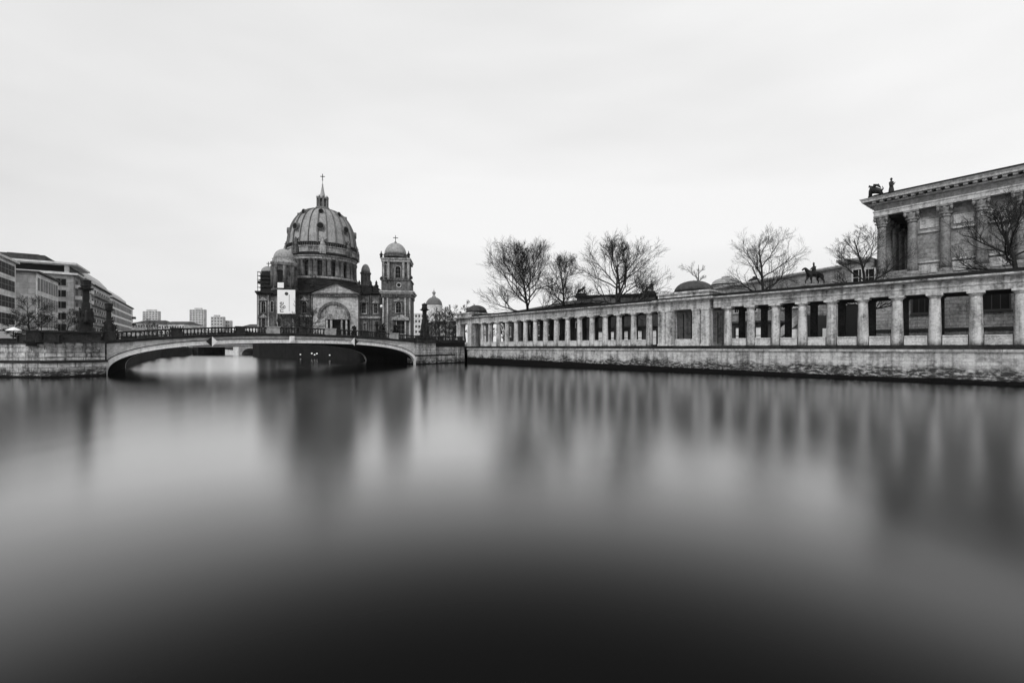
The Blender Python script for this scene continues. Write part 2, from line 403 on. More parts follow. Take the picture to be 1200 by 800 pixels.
face_strip(cor,lambda x:zd2(x)+.16,lambda x:zd2(x)+.30,-.36,.5,xd); cor.build('cornice',M['balu'],br)
dk=MB(); face_strip(dk,lambda x:zd2(x)-.3,lambda x:zd2(x)+.12,.52,BW-.52,xd); dk.build('deck',M['asph'],br)
cor=MB(); face_strip(cor,lambda x:zd2(x),lambda x:zd2(x)+.30,BW-.5,BW+.3,xd); cor.build('cornice',M['balu'],br)
# pale keystone
kx=BL*.475
MB().box(kx-.35,kx+.35,-.32,-.12,zint(kx)+.02,zint(kx)+.95).box(kx-.25,kx+.25,-.42,-.32,zint(kx)+.2,zint(kx)+.8).build('keystone',M['arch'],br)
# balustrades in panels between dies
def balustrade(v0):
    dies=[-5.4,0.2,6.2,13.0,17.0,21.0,25.2,31.0,36.5,41.8,47,52]
    for i,x in enumerate(dies):
        pal = i in (4,6,8)
        wd=.85 if pal else .5
        b=MB(); z=zd2(x)+.30
        b.box(x-wd+SK*v0,x+wd+SK*v0,v0-.24,v0+.24,z-.1,z+.86).box(x-wd-.06+SK*v0,x+wd+.06+SK*v0,v0-.3,v0+.3,z+.86,z+.98)
        b.build('balustrade_die',M['balu_pale'] if pal and v0<1 else M['balu'],br)
        if i<len(dies)-1:
            x1=dies[i+1]; b=MB(); a=x+wd; n=max(2,int((x1-x-1.1)/.36))
            e=x1-(.85 if (i+1) in (4,6,8) else .5)
            L_=[a+(e-a)*k/12 for k in range(13)]
            face_strip(b,lambda q:zd2(q)+.30,lambda q:zd2(q)+.40,v0-.2,v0+.2,L_)
            face_strip(b,lambda q:zd2(q)+1.02,lambda q:zd2(q)+1.2,v0-.22,v0+.22,L_)
            n=max(2,int((e-a)/.36))
            for k in range(n):
                q=a+(e-a)*(k+.5)/n; z=zd2(q)+.40
                b.lathe([(.07,z),(.105,z+.16),(.05,z+.42),(.09,z+.62)],6,q+SK*v0,v0,sm=True)
            b.build('balustrade_panel',M['balu'],br)
balustrade(0.0); balustrade(BW)
# river-mark diamonds hung on the parapet
def diamond(px,py,lightside,label):
    u,z=BF.at(px,py,-.5)
    t=thing('navigation_sign',label,'sign',(*BF.w(u,-.5),z),BANG,'diamond navigation signs on the bridge')
    s=.62
    for sg in (-1,1):
        b=MB().prism([(0,-s),(0,s),(sg*s,0)],-.03,.03); o=b.build('half_plate',M['white'] if sg==lightside else M['iron'],t)
    b=MB().box(-.03,.03,.03,.1,-.5,.5).box(-.4,.4,.03,.1,-.03,.03).build('bracket',M['iron'],t)
diamond(248.3,400,1,'diamond sign with a white right half hung on the bridge parapet left of its middle')
diamond(415.5,400.3,-1,'diamond sign with a white left half hung on the bridge parapet right of its middle')
# left abutment pier and river wall
ab=thing('bridge_abutment','projecting block of rough ashlar at the left foot of the arch','abutment',(*A0,0),BANG)
x0=-5.6
MB().box(-4.9,-.12,-.75,2.5,-.6,1.45).build('lower_course',M['wall_l'],ab)
MB().box(-5.0,-.02,-.85,2.6,1.45,1.7).build('ledge',M['dark_stone'],ab)
b=MB()
for k in range(5):
    z=1.72+k*.36
    for j in range(3):
        b.box(-4.72+j*1.52+(.1 if k%2 else 0),-4.72+j*1.52+1.44,-.62-.03*((k*3+j*7)%4),2.4,z,z+.33)
b.box(-4.7,-.2,-.5,2.3,1.7,3.5); b.build('rusticated_block',M['wall_l'],ab)
MB().box(-5.3,-.0,-1.0,2.9,3.5,3.72).build('cap',M['balu'],ab)
MB().box(-4.7,-.6,-.8,2.7,3.72,4.5).box(-4.9,-.4,-.95,2.9,4.5,4.68).build('pedestal',M['balu'],ab)
pL=BF.w(-4.6,-.2)
lq=quay('quay_wall','pale block river wall at the left edge with a dark ledge',[(-160,34),(-51.6,45.4),(pL[0],pL[1])],3.35,M['wall_l'],.8,M['dark_stone'],True)
# right abutment
ab2=thing('bridge_abutment','stone block and wall at the right foot of the arch beside the colonnade','abutment',(*B0,0),BANG)
MB().box(.15,4.2,-.55,2.4,-.6,3.75).box(.0,4.4,-.75,2.5,1.5,1.72,1).build('block',[M['wall_l'],M['dark_stone']],ab2)
MB().box(4.2,12.3,.25,1.0,-.6,3.1).box(4.2,9.3,-.1,.25,-.6,1.55).box(4.2,9.4,-.2,.3,1.55,1.75,1).build('wall_face',[M['wall_l'],M['dark_stone']],ab2)
MB().box(-.1,4.6,-.85,2.8,3.75,3.95).box(.2,4.2,-.6,2.6,3.95,4.6).box(.1,4.3,-.7,2.7,4.6,4.75).build('pedestal',M['balu'],ab2)
MB().box(4.6,12.5,.3,.8,3.1,4.25).box(4.6,12.5,.15,.95,4.25,4.4).build('dark_parapet',M['iron'],ab2)
# dark railing on the left wall
rl=thing('railing','black panelled railing on top of the left river wall','railing',(-51.6,45.4,0),math.atan2(pL[1]-45.4,pL[0]+51.6))
MB().box(2.2,7.1,.25,.35,3.35,4.2).build('panel',M['iron'],rl)
MB().box(2.2,7.1,.15,.45,4.2,4.3).build('top_rail',M['iron'],rl)
MB().box(-12,2.1,.2,.5,3.35,3.8).box(-12,2.1,.1,.6,3.8,3.92).build('low_parapet',M['dark_stone'],rl)
for k in range(4): MB().box(2.25+k*1.55,2.37+k*1.55,.12,.25,3.5,4.2).build('post',M['iron'],rl)
# ------------------------------------------------------------------ bridge pylons
def pylon():
    t=thing('monument_pylon','x','pylon',(0,0,0),BANG,'dark pylons at the four corners of the bridge')
    b=MB().box(-1.05,1.05,-1.05,1.05,0,.5).box(-.9,.9,-.9,.9,.5,1.1); b.build('base',M['dark_stone'],t)
    b=MB()
    b.lathe([(.78,1.1),(.70,1.6),(.62,2.2),(.60,5.0),(.66,5.25)],4,a0=PI/4,sm=False)
    b.build('shaft',M['bronze'],t)
    f=MB(); rnd=random.Random(3)
    f.lathe([(1.25,1.1),(1.2,1.5),(1.0,1.9),(.95,2.6),(.8,3.1),(.78,3.5),(.66,3.7)],4,a0=PI/4,sm=False)
    for k in range(4):
        a=k*PI/2
        cx,cy=.82*math.cos(a),.82*math.sin(a)
        f.lathe([(.42,1.1),(.40,1.5),(.30,1.95),(.32,2.35),(.27,2.6),(.09,2.68),(.14,2.78),(.14,2.92),(.06,3.02)],10,cx,cy).tube([(cx-.3,cy,2.5),(cx-.45,cy,2.1),(cx-.25,cy,1.8)],[.1,.09,.06],5)
        f.lathe([(.28,1.1),(.34,1.4),(.15,1.75),(.05,1.9)],8,.85*math.cos(a+PI/4),.85*math.sin(a+PI/4))
    f.build('figures',M['bronze'],t)
    b=MB().box(-.72,.72,-.72,.72,5.25,5.4).box(-.95,.95,-.95,.95,5.4,5.55).box(-.6,.6,-.6,.6,5.55,5.75); b.build('cap',M['bronze'],t)
    MB().lathe([(.78,5.75),(.82,5.85),(.72,5.95),(.78,6.4),(.84,6.5),(.5,6.62),(.2,6.72),(.05,6.8)],8,a0=PI/8,sm=False).build('finial',M['bronze'],t)
    return t
py0=pylon()
spots=[((100.5,47.0),4.66,'dark bronze pylon on the left pier of the bridge, in front of the flats',.72),
       ((127.5,69.5),4.0,'smaller looking dark pylon at the far left corner of the bridge before the white flats',.78),
       ((497.5,81.5),4.74,'dark bronze pylon on the right abutment between cathedral and palace dome',.82),
       ((441.5,100.0),4.1,'dark pylon at the far right corner of the bridge in front of the cathedral tower',.62)]
for i,((px,Y),z,lab,sc) in enumerate(spots):
    o=py0 if i==0 else copy_tree(py0)
    X,_=wp(px,Y); o.location=(X,Y,z); o['label']=lab
    o.scale=(sc*.78,sc*.78,sc*1.12)
# globe lamp on the bridge
def lamp(px,Y,zg,h,label,globe=True,grp='street lamps'):
    X,_=wp(px,Y); t=thing('street_lamp',label,'street lamp',(X,Y,zg),0,grp)
    MB().lathe([(.14,0),(.14,.5),(.06,.6),(.045,h)],10).build('post',M['iron'],t)
    MB().lathe([(.02,h-.02),(.19,h+.06),(.3,h+.3),(.22,h+.52),(.02,h+.62)],16).build('globe',M['globe'],t)
    return t
lamp(447,92,4.1,6.9,'street lamp with a white globe on the bridge before the cathedral tower')
# ------------------------------------------------------------------ other river walls
quay('quay_wall','dark river wall of the left bank seen through the arch',[(-700,1000),(-207,300),(-128,180),(-112,145),(-82,100),(-59,68.5)][::-1],2.8,M['dark_stone'],.6,M['dark_stone'])
quay('quay_wall','dark river wall of the far bank below the cathedral',[(-16.6,80.2),(-31,99),(-89,160),(-106,186),(-169,300),(-640,1000)][::-1],4.5,M['soffit'],.6,M['soffit'])
# far road bridge
fb=Frame(-142,196,math.atan2(-12,62))
f_=thing('road_bridge','distant low bridge seen under the arch','bridge',(-142,196,0),fb.a)
MB().box(0,62,0,14,3.2,4.6).box(-2,64,-.4,0,3.9,4.8).build('deck',M['concrete2'],f_)
for px,wd in ((229.5,1.4),(277,1.3)):
    u,_=fb.at(px,400,0); MB().box(u-wd,u+wd,-.3,14,-.5,3.2).build('pier',M['dark_stone'] if px<240 else M['concrete'],f_)
u0,_=fb.at(280,400,0); u1,_=fb.at(303,400,0)
uc=(u0+u1)/2+1; rr=(u1-u0)/2-.6
arc=[(uc+rr*math.cos(PI*k/12),.2+2.4*math.sin(PI*k/12)) for k in range(13)]
MB().prism([(u0,3.2),(u0,-.5),(uc-rr,-.5)]+arc[::-1]+[(uc+rr,-.5),(u1+3,-.5),(u1+3,3.2)],-.2,13).build('side_arch',M['concrete2'],f_)
# ------------------------------------------------------------------ windows
def window_mesh(name,wd,h,fr=.12,bars=1,trans=1,sill=True,glass='glass',frame='ng_trim',arch=False,deep=.16):
    b=MB(); x=wd/2
    if arch:
        top=[(x*math.cos(PI*k/10),h-x+x*math.sin(PI*k/10)) for k in range(11)]
        b.prism([(-x,0),(x,0)]+top,-.03,.02,m=1)
        o=[((x+fr)*math.cos(PI*k/10),h-x+(x+fr)*math.sin(PI*k/10)) for k in range(11)]
        for k in range(10): b.prism([top[k],top[k+1],o[k+1],o[k]],-deep,.02)
        b.box(-x-fr,-x,-deep,.02,0,h-x).box(x,x+fr,-deep,.02,0,h-x)
    else:
        b.box(-x,x,-.03,.02,0,h,1)
        b.box(-x-fr,-x,-deep,.02,-fr,h+fr).box(x,x+fr,-deep,.02,-fr,h+fr).box(-x,x,-deep,.02,h,h+fr).box(-x,x,-deep,.02,-fr,0)
    for k in range(bars): q=-x+wd*(k+1)/(bars+1); b.box(q-.03,q+.03,-.07,-.03,0,h-(x*.3 if arch else 0))
    for k in range(trans): q=h*(k+1)/(trans+1); b.box(-x,x,-.068,-.03,q-.03,q+.03)
    if sill: b.box(-x-fr*1.8,x+fr*1.8,-deep-.12,.02,-fr-.15,-fr)
    return b.mesh(name,[M[frame],M[glass]])
# ------------------------------------------------------------------ National gallery on the right
NGF=Frame(46.0,58.0,math.atan2(-.795,.607))
ng=thing('museum_building','tall temple fronted sandstone museum with engaged columns behind the colonnade','museum',(*NGF.o,0),NGF.a)
NW=21.0; NL=48.0
b=MB(); b.box(.1,NL,-.15,NW+.15,GZ,11.2).box(-.05,NL,-.3,NW+.3,11.2,11.55)
b.build('podium',M['ng_base'],ng)
MB().sweep([(0.16,4.9),(.34,4.9),(.34,5.15),(0.16,5.25)],[(.1,0),(NL,0)]).build('plinth_moulding',M['dark_stone'],ng)
# cella
b=MB().box(3.4,NL,1.0,NW-1.0,11.55,19.6); b.build('wall',M['ng_wall'],ng)
# columns (engaged, corinthian)
M['ng_col']=stone('museum_column_stone',.27,.07,.45,None,None,.6,streak=.5)
def ng_col():
    b=MB(); b.box(-.72,.72,-.72,.72,0,.28); b.lathe([(.66,.28),(.7,.38),(.62,.5),(.64,.6),(.56,.7)],28)
    prof=[(.50-.07*k/8,.7+5.95*k/8) for k in range(9)]
    b.lathe(prof,40,mod=lambda i,k:1.0 if i%2 else .93)
    b.lathe([(.50,6.65),(.53,6.72),(.47,6.8),(.50,7.2),(.60,7.5),(.66,7.78)],20,mod=lambda i,k:(1.12 if i%2 else .9) if k>2 else 1)
    b.lathe([(.49,6.9),(.66,7.12),(.50,7.2)],16,mod=lambda i,k:1.1 if i%2 else .92)
    for sx in (-1,1):
        for sy in (-1,1): b.lathe([(.05,7.3),(.16,7.5),(.16,7.72),(.05,7.8)],8,sx*.58,sy*.58)
    b.box(-.7,.7,-.7,.7,7.82,8.05)
    return b.mesh('column',M['ng_col'])
nc=ng_col()
ncx=[.75+2.97*k for k in range(15)]
for x in ncx: put('column',nc,ng,(x,.62,11.55))
for k in range(1,7): put('column',nc,ng,(.75,.62+ (NW-1.24)*k/7,11.55))
put('column',nc,ng,(.75,NW-.62,11.55))
def panel_mesh():
    pr=MB(); w=.85
    pr.box(-w,w,.90,1.0,17.3,17.42).box(-w,w,.90,1.0,18.2,18.32).box(-w,-.73,.90,1.0,17.42,18.2).box(.73,w,.90,1.0,17.42,18.2).box(-.73,.73,.94,1.0,17.42,18.2)
    return pr.mesh('tablet',M['ng_trim'])
tm=panel_mesh(); sm_=MB().box(-.95,.95,.82,1.0,0,.2).mesh('moulding',M['ng_trim'])
sk_=MB().box(-.95,-.1,.92,1.0,0,1.05).box(-.1,.1,.95,1.0,0,1.05).box(.1,.85,.88,1.0,.05,1.0).mesh('socle_panel',M['ng_trim'])
for i,x in enumerate(ncx[1:-1]):
    xc=x+2.97/2
    put('tablet',tm,ng,(xc,0,0)); put('moulding',sm_,ng,(xc,0,16.75)); put('moulding',sm_,ng,(xc,0,13.15)); put('socle_panel',sk_,ng,(xc,0,11.9))
ring_path=[(NL,0.05),(0.05,0.05),(.05,NW-.05),(NL,NW-.05)][::-1]
ring_path=[(NL,NW-.05),(.05,NW-.05),(.05,.05),(NL,.05)]
def rsw(prof): return MB().sweep(prof,ring_path)
rsw([(0,19.6),(0,20.1),(-1.15,20.1),(-1.15,19.6)]).sweep([(.07,20.1),(.07,20.28),(-1.15,20.28),(-1.15,20.1)],ring_path).build('architrave',M['ng_trim'],ng)
rsw([(-.05,20.28),(-.05,21.0),(-1.15,21.0),(-1.15,20.28)]).build('frieze',M['ng_wall'],ng)
b=rsw([(-1.15,21.0),(.25,21.0),(.3,21.18),(-1.15,21.18)])
b.sweep([(-1.15,21.42),(1.0,21.42),(1.05,21.62),(1.2,21.85),(-1.15,21.87)],ring_path)
for k in range(64): 
    x=.1+k*.75; b.box(x,x+.36,-.75,.0,21.18,21.42)
for k in range(28):
    y=.3+k*.75; b.box(-.75,.0,y,y+.36,21.18,21.42)
b.build('cornice',M['ng_trim'],ng)
MB().prism([(.02-.9,21.88),(-.9,22.12),(NW/2,23.7),(NW+.9,22.12),(NW+.9,21.88)],.3,NL,'yz').build('roof',M['leadroof'],ng)
MB().prism([(-.8,21.88),(NW/2,23.5),(NW+.8,21.88)],-.3,.28,'yz').build('pediment',M['ng_trim'],ng)
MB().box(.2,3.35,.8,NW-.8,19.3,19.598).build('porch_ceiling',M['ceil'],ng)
MB().box(3.3,3.38,1.2,NW-1.2,11.56,19.29).build('porch_wall',M['dark_stone'],ng)  # dark sheet over the cella front, painting the shade inside the porch
b=MB().box(.1,3.3,.35,.55,11.56,12.5); b.build('porch_parapet',M['ng_base'],ng)
# podium windows
for pa,pb,py1,py2 in ((1070,1091,347.5,366),(1152,1183,343,362)):
    xa,z1=NGF.at(pa,py1,-.15); xb,z2=NGF.at(pb,py1,-.15); zb=NGF.at((pa+pb)/2,py2,-.15)[1]; zt_=NGF.at((pa+pb)/2,py1,-.15)[1]
    put('window',window_mesh('window',xb-xa,zt_-zb,.14,2,0,frame='ng_base'),ng,((xa+xb)/2,-.152,zb))
for k in range(3):
    put('window',window_mesh('window',1.5,1.8,.14,2,0),ng,(20+k*5.0,-.152,7.4))
# low wing with stair in front of the porch
WL,_=NGF.at(982.5,300,-.8)
b=MB().box(WL+.3,-.1,-.5,5.0,GZ,14.0); b.box(WL,-.1,-.8,5.3,14.0,14.2).box(WL-.2,-.1,-1.0,5.5,14.2,14.5); b.build('stair_wing',M['ng_base'],ng)
wm=window_mesh('window',1.2,2.0,.16,1,1,frame='ng_trim')
ua_,za_=NGF.at(997.5,356,-.5); put('archway',window_mesh('archway',2.3,za_-3.0,.35,0,0,False,'iron','ng_trim',True),ng,(ua_,-.503,3.0))  # flat black pane: the shade inside the arch is its colour
for px in (1006.5,1018): 
    u,z=NGF.at(px,334,-.5); put('window',wm,ng,(u,-.502,z))
b=MB()
for k in range(22): b.box(WL-(k+1)*.42,WL-k*.42,.6,4.6,GZ,11.0-k*.36)
b.prism([(WL-.1,11.9),(WL-.1,10.6),(WL-9.4,2.96),(WL-10,2.96),(WL-10,3.9)],.2,.6).prism([(WL-.1,11.9),(WL-.1,10.6),(WL-9.4,2.96),(WL-10,2.96),(WL-10,3.9)],4.6,5.0)
b.build('stairs',M['ng_trim'],ng)
# roof statues
def figure(name,label,loc,h,rz=0,mat=None,arm=True):
    t=MB(); s=h/2.0
    t.lathe([(.30*s,0),(.30*s,.12*s),(.24*s,.13*s)],12,sm=False)
    t.lathe([(.24*s,.13*s),(.27*s,.4*s),(.22*s,.8*s),(.17*s,1.05*s),(.21*s,1.35*s),(.22*s,1.5*s),(.10*s,1.62*s),(.06*s,1.66*s),(.06*s,1.7*s),(.11*s,1.78*s),(.115*s,1.88*s),(.07*s,1.97*s),(.01*s,2.0*s)],14)
    if arm:
        t.tube([(.2*s,0,1.5*s),(.36*s,-.05*s,1.3*s),(.5*s,-.1*s,1.55*s)],[.07*s,.06*s,.04*s],6)
        t.tube([(-.2*s,0,1.5*s),(-.3*s,-.05*s,1.2*s),(-.2*s,-.2*s,1.0*s)],[.07*s,.06*s,.04*s],6)
    o=t.build(name,mat or M['ng_base'],None,loc,rz); return tag(o,label,'statue')
u,z=NGF.at(1044.5,222,1.0)
p=NGF.w(u,1.0); figure('roof_statue','upright stone figure on the museum roof edge',(p[0],p[1],22.06),2.3,.4)
t=thing('roof_statue','dark crouching griffin ornament on the corner of the museum roof','statue',(*NGF.w(.2,.1),21.9),NGF.a); t.scale=(.72,.8,1.0)
MB().box(-.9,1.2,-.5,.6,0,.35).build('base',M['dark_stone'],t)
MB().tube([(-.7,0,.35),(-.65,0,1.1),(-.5,0,1.6),(-.85,0,1.75),(-.95,0,1.6)],[.28,.3,.26,.16,.06],8).tube([(-.5,0,1.1),(.1,0,1.05),(.7,0,.8),(1.0,0,.4)],[.4,.42,.36,.2],8).tube([(-.2,0,1.1),(-.1,.1,1.75),(.35,.15,1.7),(.8,.15,1.25)],[.2,.26,.2,.05],6).tube([(.8,0,.7),(1.15,0,1.1),(1.0,0,1.4)],[.12,.1,.04],6).build('body',M['bronze'],t)
# ------------------------------------------------------------------ equestrian statue
def skin(name,verts,edges,rad,mat,parent,root=0,sub=2):
    me=bpy.data.meshes.new(name); me.from_pydata(verts,edges,[]); me.materials.append(mat)
    o=put(name,me,parent)
    sm=o.modifiers.new('s','SKIN'); sm.use_smooth_shade=True
    for i,r in enumerate(rad): me.skin_vertices[0].data[i].radius=(r*1.1,r*1.1)
    me.skin_vertices[0].data[root].use_root=True
    ss=o.modifiers.new('ss','SUBSURF'); ss.levels=sub; ss.render_levels=sub
    return o
EX,EY=wp(954,63)
es=thing('equestrian_statue','dark bronze rider on a walking horse above the colonnade roof','statue',(EX,EY,GZ),.1)
eh=CZ+(HY-333.5)/F*63-GZ
MB().box(-2.0,2.2,-.9,.9,0,.8).box(-1.7,1.9,-.7,.7,.8,eh-.25).box(-1.85,2.05,-.85,.85,eh-.25,eh).build('pedestal',M['ng_base'],es)
hv=[(0,0,1.45),(.55,0,1.5),(.85,0,1.5),(-.5,0,1.45),(-.8,0,1.62),(-1.12,0,2.05),(-1.3,0,2.28),(-1.55,0,2.1),(-1.72,0,1.92),
    (-.72,.2,1.2),(-.85,.22,.75),(-1.08,.22,.55),(-1.02,.22,.25),(-1.1,.22,.06),
    (-.62,-.2,1.2),(-.6,-.22,.7),(-.55,-.22,.35),(-.6,-.22,.06),
    (.8,.22,1.15),(.62,.24,.8),(.85,.24,.5),(.72,.24,.06),(.62,.24,.04),
    (.88,-.22,1.15),(.95,-.24,.8),(1.25,-.24,.52),(1.2,-.24,.06),(1.1,-.24,.04),
    (1.12,0,1.55),(1.3,0,1.2),(1.34,0,.7)]
he=[(0,1),(1,2),(0,3),(3,4),(4,5),(5,6),(6,7),(7,8),(3,9),(9,10),(10,11),(11,12),(12,13),(3,14),(14,15),(15,16),(16,17),
    (2,18),(18,19),(19,20),(20,21),(21,22),(2,23),(23,24),(24,25),(25,26),(26,27),(2,28),(28,29),(29,30)]
hr=[.38,.37,.36,.37,.32,.20,.17,.12,.09,.19,.11,.08,.06,.08,.19,.11,.07,.08,.22,.14,.08,.06,.07,.22,.14,.08,.06,.07,.13,.11,.05]
h=skin('horse',hv,he,hr,M['bronze'],es); h.location=(0,0,eh); es.scale=(1.04,1.04,1.0)
rv=[(0,0,1.85),(0,0,2.15),(-.02,0,2.42),(-.02,0,2.58),(-.05,0,2.72),(-.05,0,2.86),
    (-.02,.24,2.42),(-.2,.32,2.18),(-.45,.18,2.12),(-.02,-.24,2.42),(-.2,-.32,2.18),(-.45,-.18,2.12),
    (-.15,.36,1.75),(-.1,.44,1.35),(-.05,.44,1.0),(-.22,.44,.95),(-.15,-.36,1.75),(-.1,-.44,1.35),(-.05,-.44,1.0),(-.22,-.44,.95)]
re_=[(0,1),(1,2),(2,3),(3,4),(4,5),(2,6),(6,7),(7,8),(2,9),(9,10),(10,11),(0,12),(12,13),(13,14),(14,15),(0,16),(16,17),(17,18),(18,19)]
rr_=[.22,.20,.2,.08,.12,.1,.1,.08,.06,.1,.08,.06,.14,.1,.07,.06,.14,.1,.07,.06]
r_=skin('rider',rv,re_,rr_,M['bronze'],es); r_.location=(0,0,eh)
MB().lathe([(.11,2.86),(.14,2.9),(.1,3.0),(.02,3.1)],10,-.05,0).build('helmet',M['bronze'],es,(0,0,eh))
# ------------------------------------------------------------------ museums behind
def block(name,label,cat,p0,p1,depth,z1,mat,roofm=None,roofh=0,cornice=True,base=GZ):
    """box building whose river face runs from p0 to p1 (world), depth behind"""
    a=math.atan2(p1[1]-p0[1],p1[0]-p0[0]); L_=math.hypot(p1[0]-p0[0],p1[1]-p0[1])
    t=thing(name,label,cat,(p0[0],p0[1],0),a)
    MB().box(0,L_,0,depth,base,z1).build('wall',mat,t)
    if cornice: MB().box(-.4,L_+.4,-.4,depth+.4,z1,z1+.25).box(-.6,L_+.6,-.6,depth+.6,z1+.25,z1+.55).build('cornice',M['ng_trim'] if cornice is True else cornice,t)
    if roofm:
        zb=z1+(.55 if cornice else 0); r=min(depth,L_)*.3
        b=MB().add([(-.3,-.3,zb),(L_+.3,-.3,zb),(L_+.3,depth+.3,zb),(-.3,depth+.3,zb),(r,depth/2,zb+roofh),(L_-r,depth/2,zb+roofh)],[(0,1,5,4),(1,2,5),(2,3,4,5),(3,0,4),(0,3,2,1)])
        b.build('roof',roofm,t)
    return t,L_,a
# long pale museum between the domes and the statue
p0=wp(838,128); p1=wp(990,92)
z1=CZ+(HY-330)/F*118
m1,L1,a1=block('museum_building','long pale museum with a two step cornice behind the rider statue','museum',p0,p1,26,19.2,M['ng_wall'],M['leadroof'],1.0)
MB().box(-.2,L1+.2,-.35,0,15.6,16.0).build('string_course',M['dark_stone'],m1)
wm=window_mesh('window',1.4,2.4,.2,1,1)
for k in range(12): put('window',wm,m1,(2+k*(L1-4)/11,-.002,12.2))
def lowdome(px,py0,py1,rp_,Y,label,lant=True):
    X,_=wp(px,Y); zb=CZ+(HY-py0)/F*Y; zt_=CZ+(HY-py1)/F*Y; r=rp_/F*Y
    t=thing('domed_drum',label,'dome',(X,Y,0)); 
    MB().lathe([(r*1.02,GZ),(r*1.02,zb-.5),(r*1.12,zb-.4),(r*1.12,zb)],32,sm=False).build('drum',M['ng_wall'],t)
    MB().lathe([(r*1.06,zb),(r*1.06,zb+.35),(r,zb+.4)]+[(r*math.cos(q*PI/20),zb+.4+(zt_-zb-.4)*math.sin(q*PI/20)) for q in range(1,9)]+[(r*.28,zt_),(.3*r,zt_+.25),(.02,zt_+.5)],36).build('dome',M['copper'] if lant else M['leadroof'],t)
    MB().lathe([(r*1.14,zb),(r*1.14,zb+.3),(r*1.07,zb+.32)],32,sm=False).build('rim',M['leadroof'],t)
lowdome(850.5,335,325.5,15.5,132,'pale shallow dome of the museum right of the middle pavilion')
lowdome(884,332,325.5,7,128,'small dark dome on the museum roof beside a bare tree',False)
# dark roofed museum on the left
p0=wp(593,131); p1=wp(684,101)
m2,L2,a2=block('museum_building','low dark roofed museum wing behind the bare trees','museum',p0,p1,30,12.4,M['dark_fac'],M['roof'],3.2,M['dark_stone'])
for k in range(9): put('window',wm,m2,(2+k*(L2-4)/8,-.002,6.2))
p0=wp(676,118); p1=wp(768,112)
m3,L3,a3=block('museum_building','square dark museum block with roof statues behind the trees','museum',p0,p1,24,15.8,M['dark_fac'],M['roof'],1.2,M['dark_stone'])
MB().box(-.2,L3+.2,-.3,0,12.4,12.8).build('string_course',M['ng_trim'],m3)
for k in range(6): put('window',wm,m3,(2+k*(L3-4)/5,-.002,8.6))
for px,Y,lab in ((681.5,117.5,'dark horse tamer group on the left corner of the museum block roof'),(762,112.5,'dark rearing group on the right corner of the museum block roof')):
    X,_=wp(px,Y); t=thing('roof_statue',lab,'statue',(X,Y+.8,16.3),0,'roof groups of the museum block')
    MB().box(-1.3,1.3,-.8,.8,0,.7).build('base',M['dark_stone'],t)
    MB().tube([(-.9,0,.7),(-.6,0,1.5),(.3,0,1.7),(.8,0,2.4),(1.2,0,2.2)],[.2,.4,.42,.25,.12],8).tube([(.4,0,1.5),(.6,.1,.7)],[.15,.1],6).tube([(-.4,0,1.3),(-.2,.1,.7)],[.15,.1],6).build('horse',M['bronze'],t)
    MB().tube([(1.0,.3,.7),(1.0,.3,1.5),(.95,.3,1.9),(.95,.3,2.2)],[.18,.22,.1,.14],8).build('attendant',M['bronze'],t)
# lower buildings seen between the columns of the left wing
fw=Frame(*COLF.w(4,17),COLF.a)
lb=thing('garden_building','low building with tall pale windows seen between the left columns','building',(*fw.o,0),COLF.a)
MB().box(7,44,0,6,GZ,6.6).box(6.7,44.3,-.3,6.3,6.6,6.9).build('wall',M['dark_fac'],lb)
w2=window_mesh('window',1.0,2.5,.16,0,1,glass='white_fac',frame='dark_stone')
for k in range(11): put('window',w2,lb,(13.6+k*2.85,-.002,3.5))
# hoarding behind the right wing
hf=Frame(*COLF.w(49,19),COLF.a)
hd=thing('site_hoarding','plain white hoarding seen between the columns right of the middle pavilion','hoarding',(*hf.o,0),COLF.a)
for k in range(8): MB().box(k*2.5,k*2.5+2.46,0,.1,GZ,5.6).build('board',M['white_fac'],hd)
# ------------------------------------------------------------------ cathedral
DF=Frame(*wp(378,232),R(7))
DA=DF.at
dom=thing('cathedral','grey domed cathedral with a ribbed main dome and corner towers across the bridge','cathedral',(*DF.o,0),DF.a)
def dbox(b,xa,xb,ya,yb,v0,v1,m=0):
    """box seen at pixels xa..xb, top ya, bottom yb, with its front at depth v0"""
    u0,zt_=DA(xa,ya,v0); u1,_=DA(xb,ya,v0); um=(xa+xb)/2; zt_=DA(um,ya,v0)[1]; zb=DA(um,yb,v0)[1]
    b.box(u0,u1,v0,v1,zb,zt_,m); return b
B=408.3
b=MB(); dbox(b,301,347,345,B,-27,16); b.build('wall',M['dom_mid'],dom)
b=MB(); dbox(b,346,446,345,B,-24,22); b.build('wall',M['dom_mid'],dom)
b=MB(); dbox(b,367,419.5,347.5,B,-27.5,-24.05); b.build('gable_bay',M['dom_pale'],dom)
# cornices
b=MB(); dbox(b,298.5,348,341,343.2,-28.6,17); dbox(b,300,347,343.2,345,-27.8,16.5); b.build('cornice',M['dom_dark'],dom)
b=MB(); dbox(b,345,447,341,343.2,-25.4,23); dbox(b,345.5,446,343.2,345,-24.7,22.5); b.build('cornice',M['dom_dark'],dom)
b=MB(); dbox(b,365.5,421,343.0,345,-29,-24.06); dbox(b,366.5,420,345,347.5,-28.1,-24.06)
for k in range(27): dbox(b,368+k*1.9,369+k*1.9,345.2,346.9,-28.6,-28.12,1)
b.build('cornice',[M['dom_mid'],M['dom_trim']],dom)
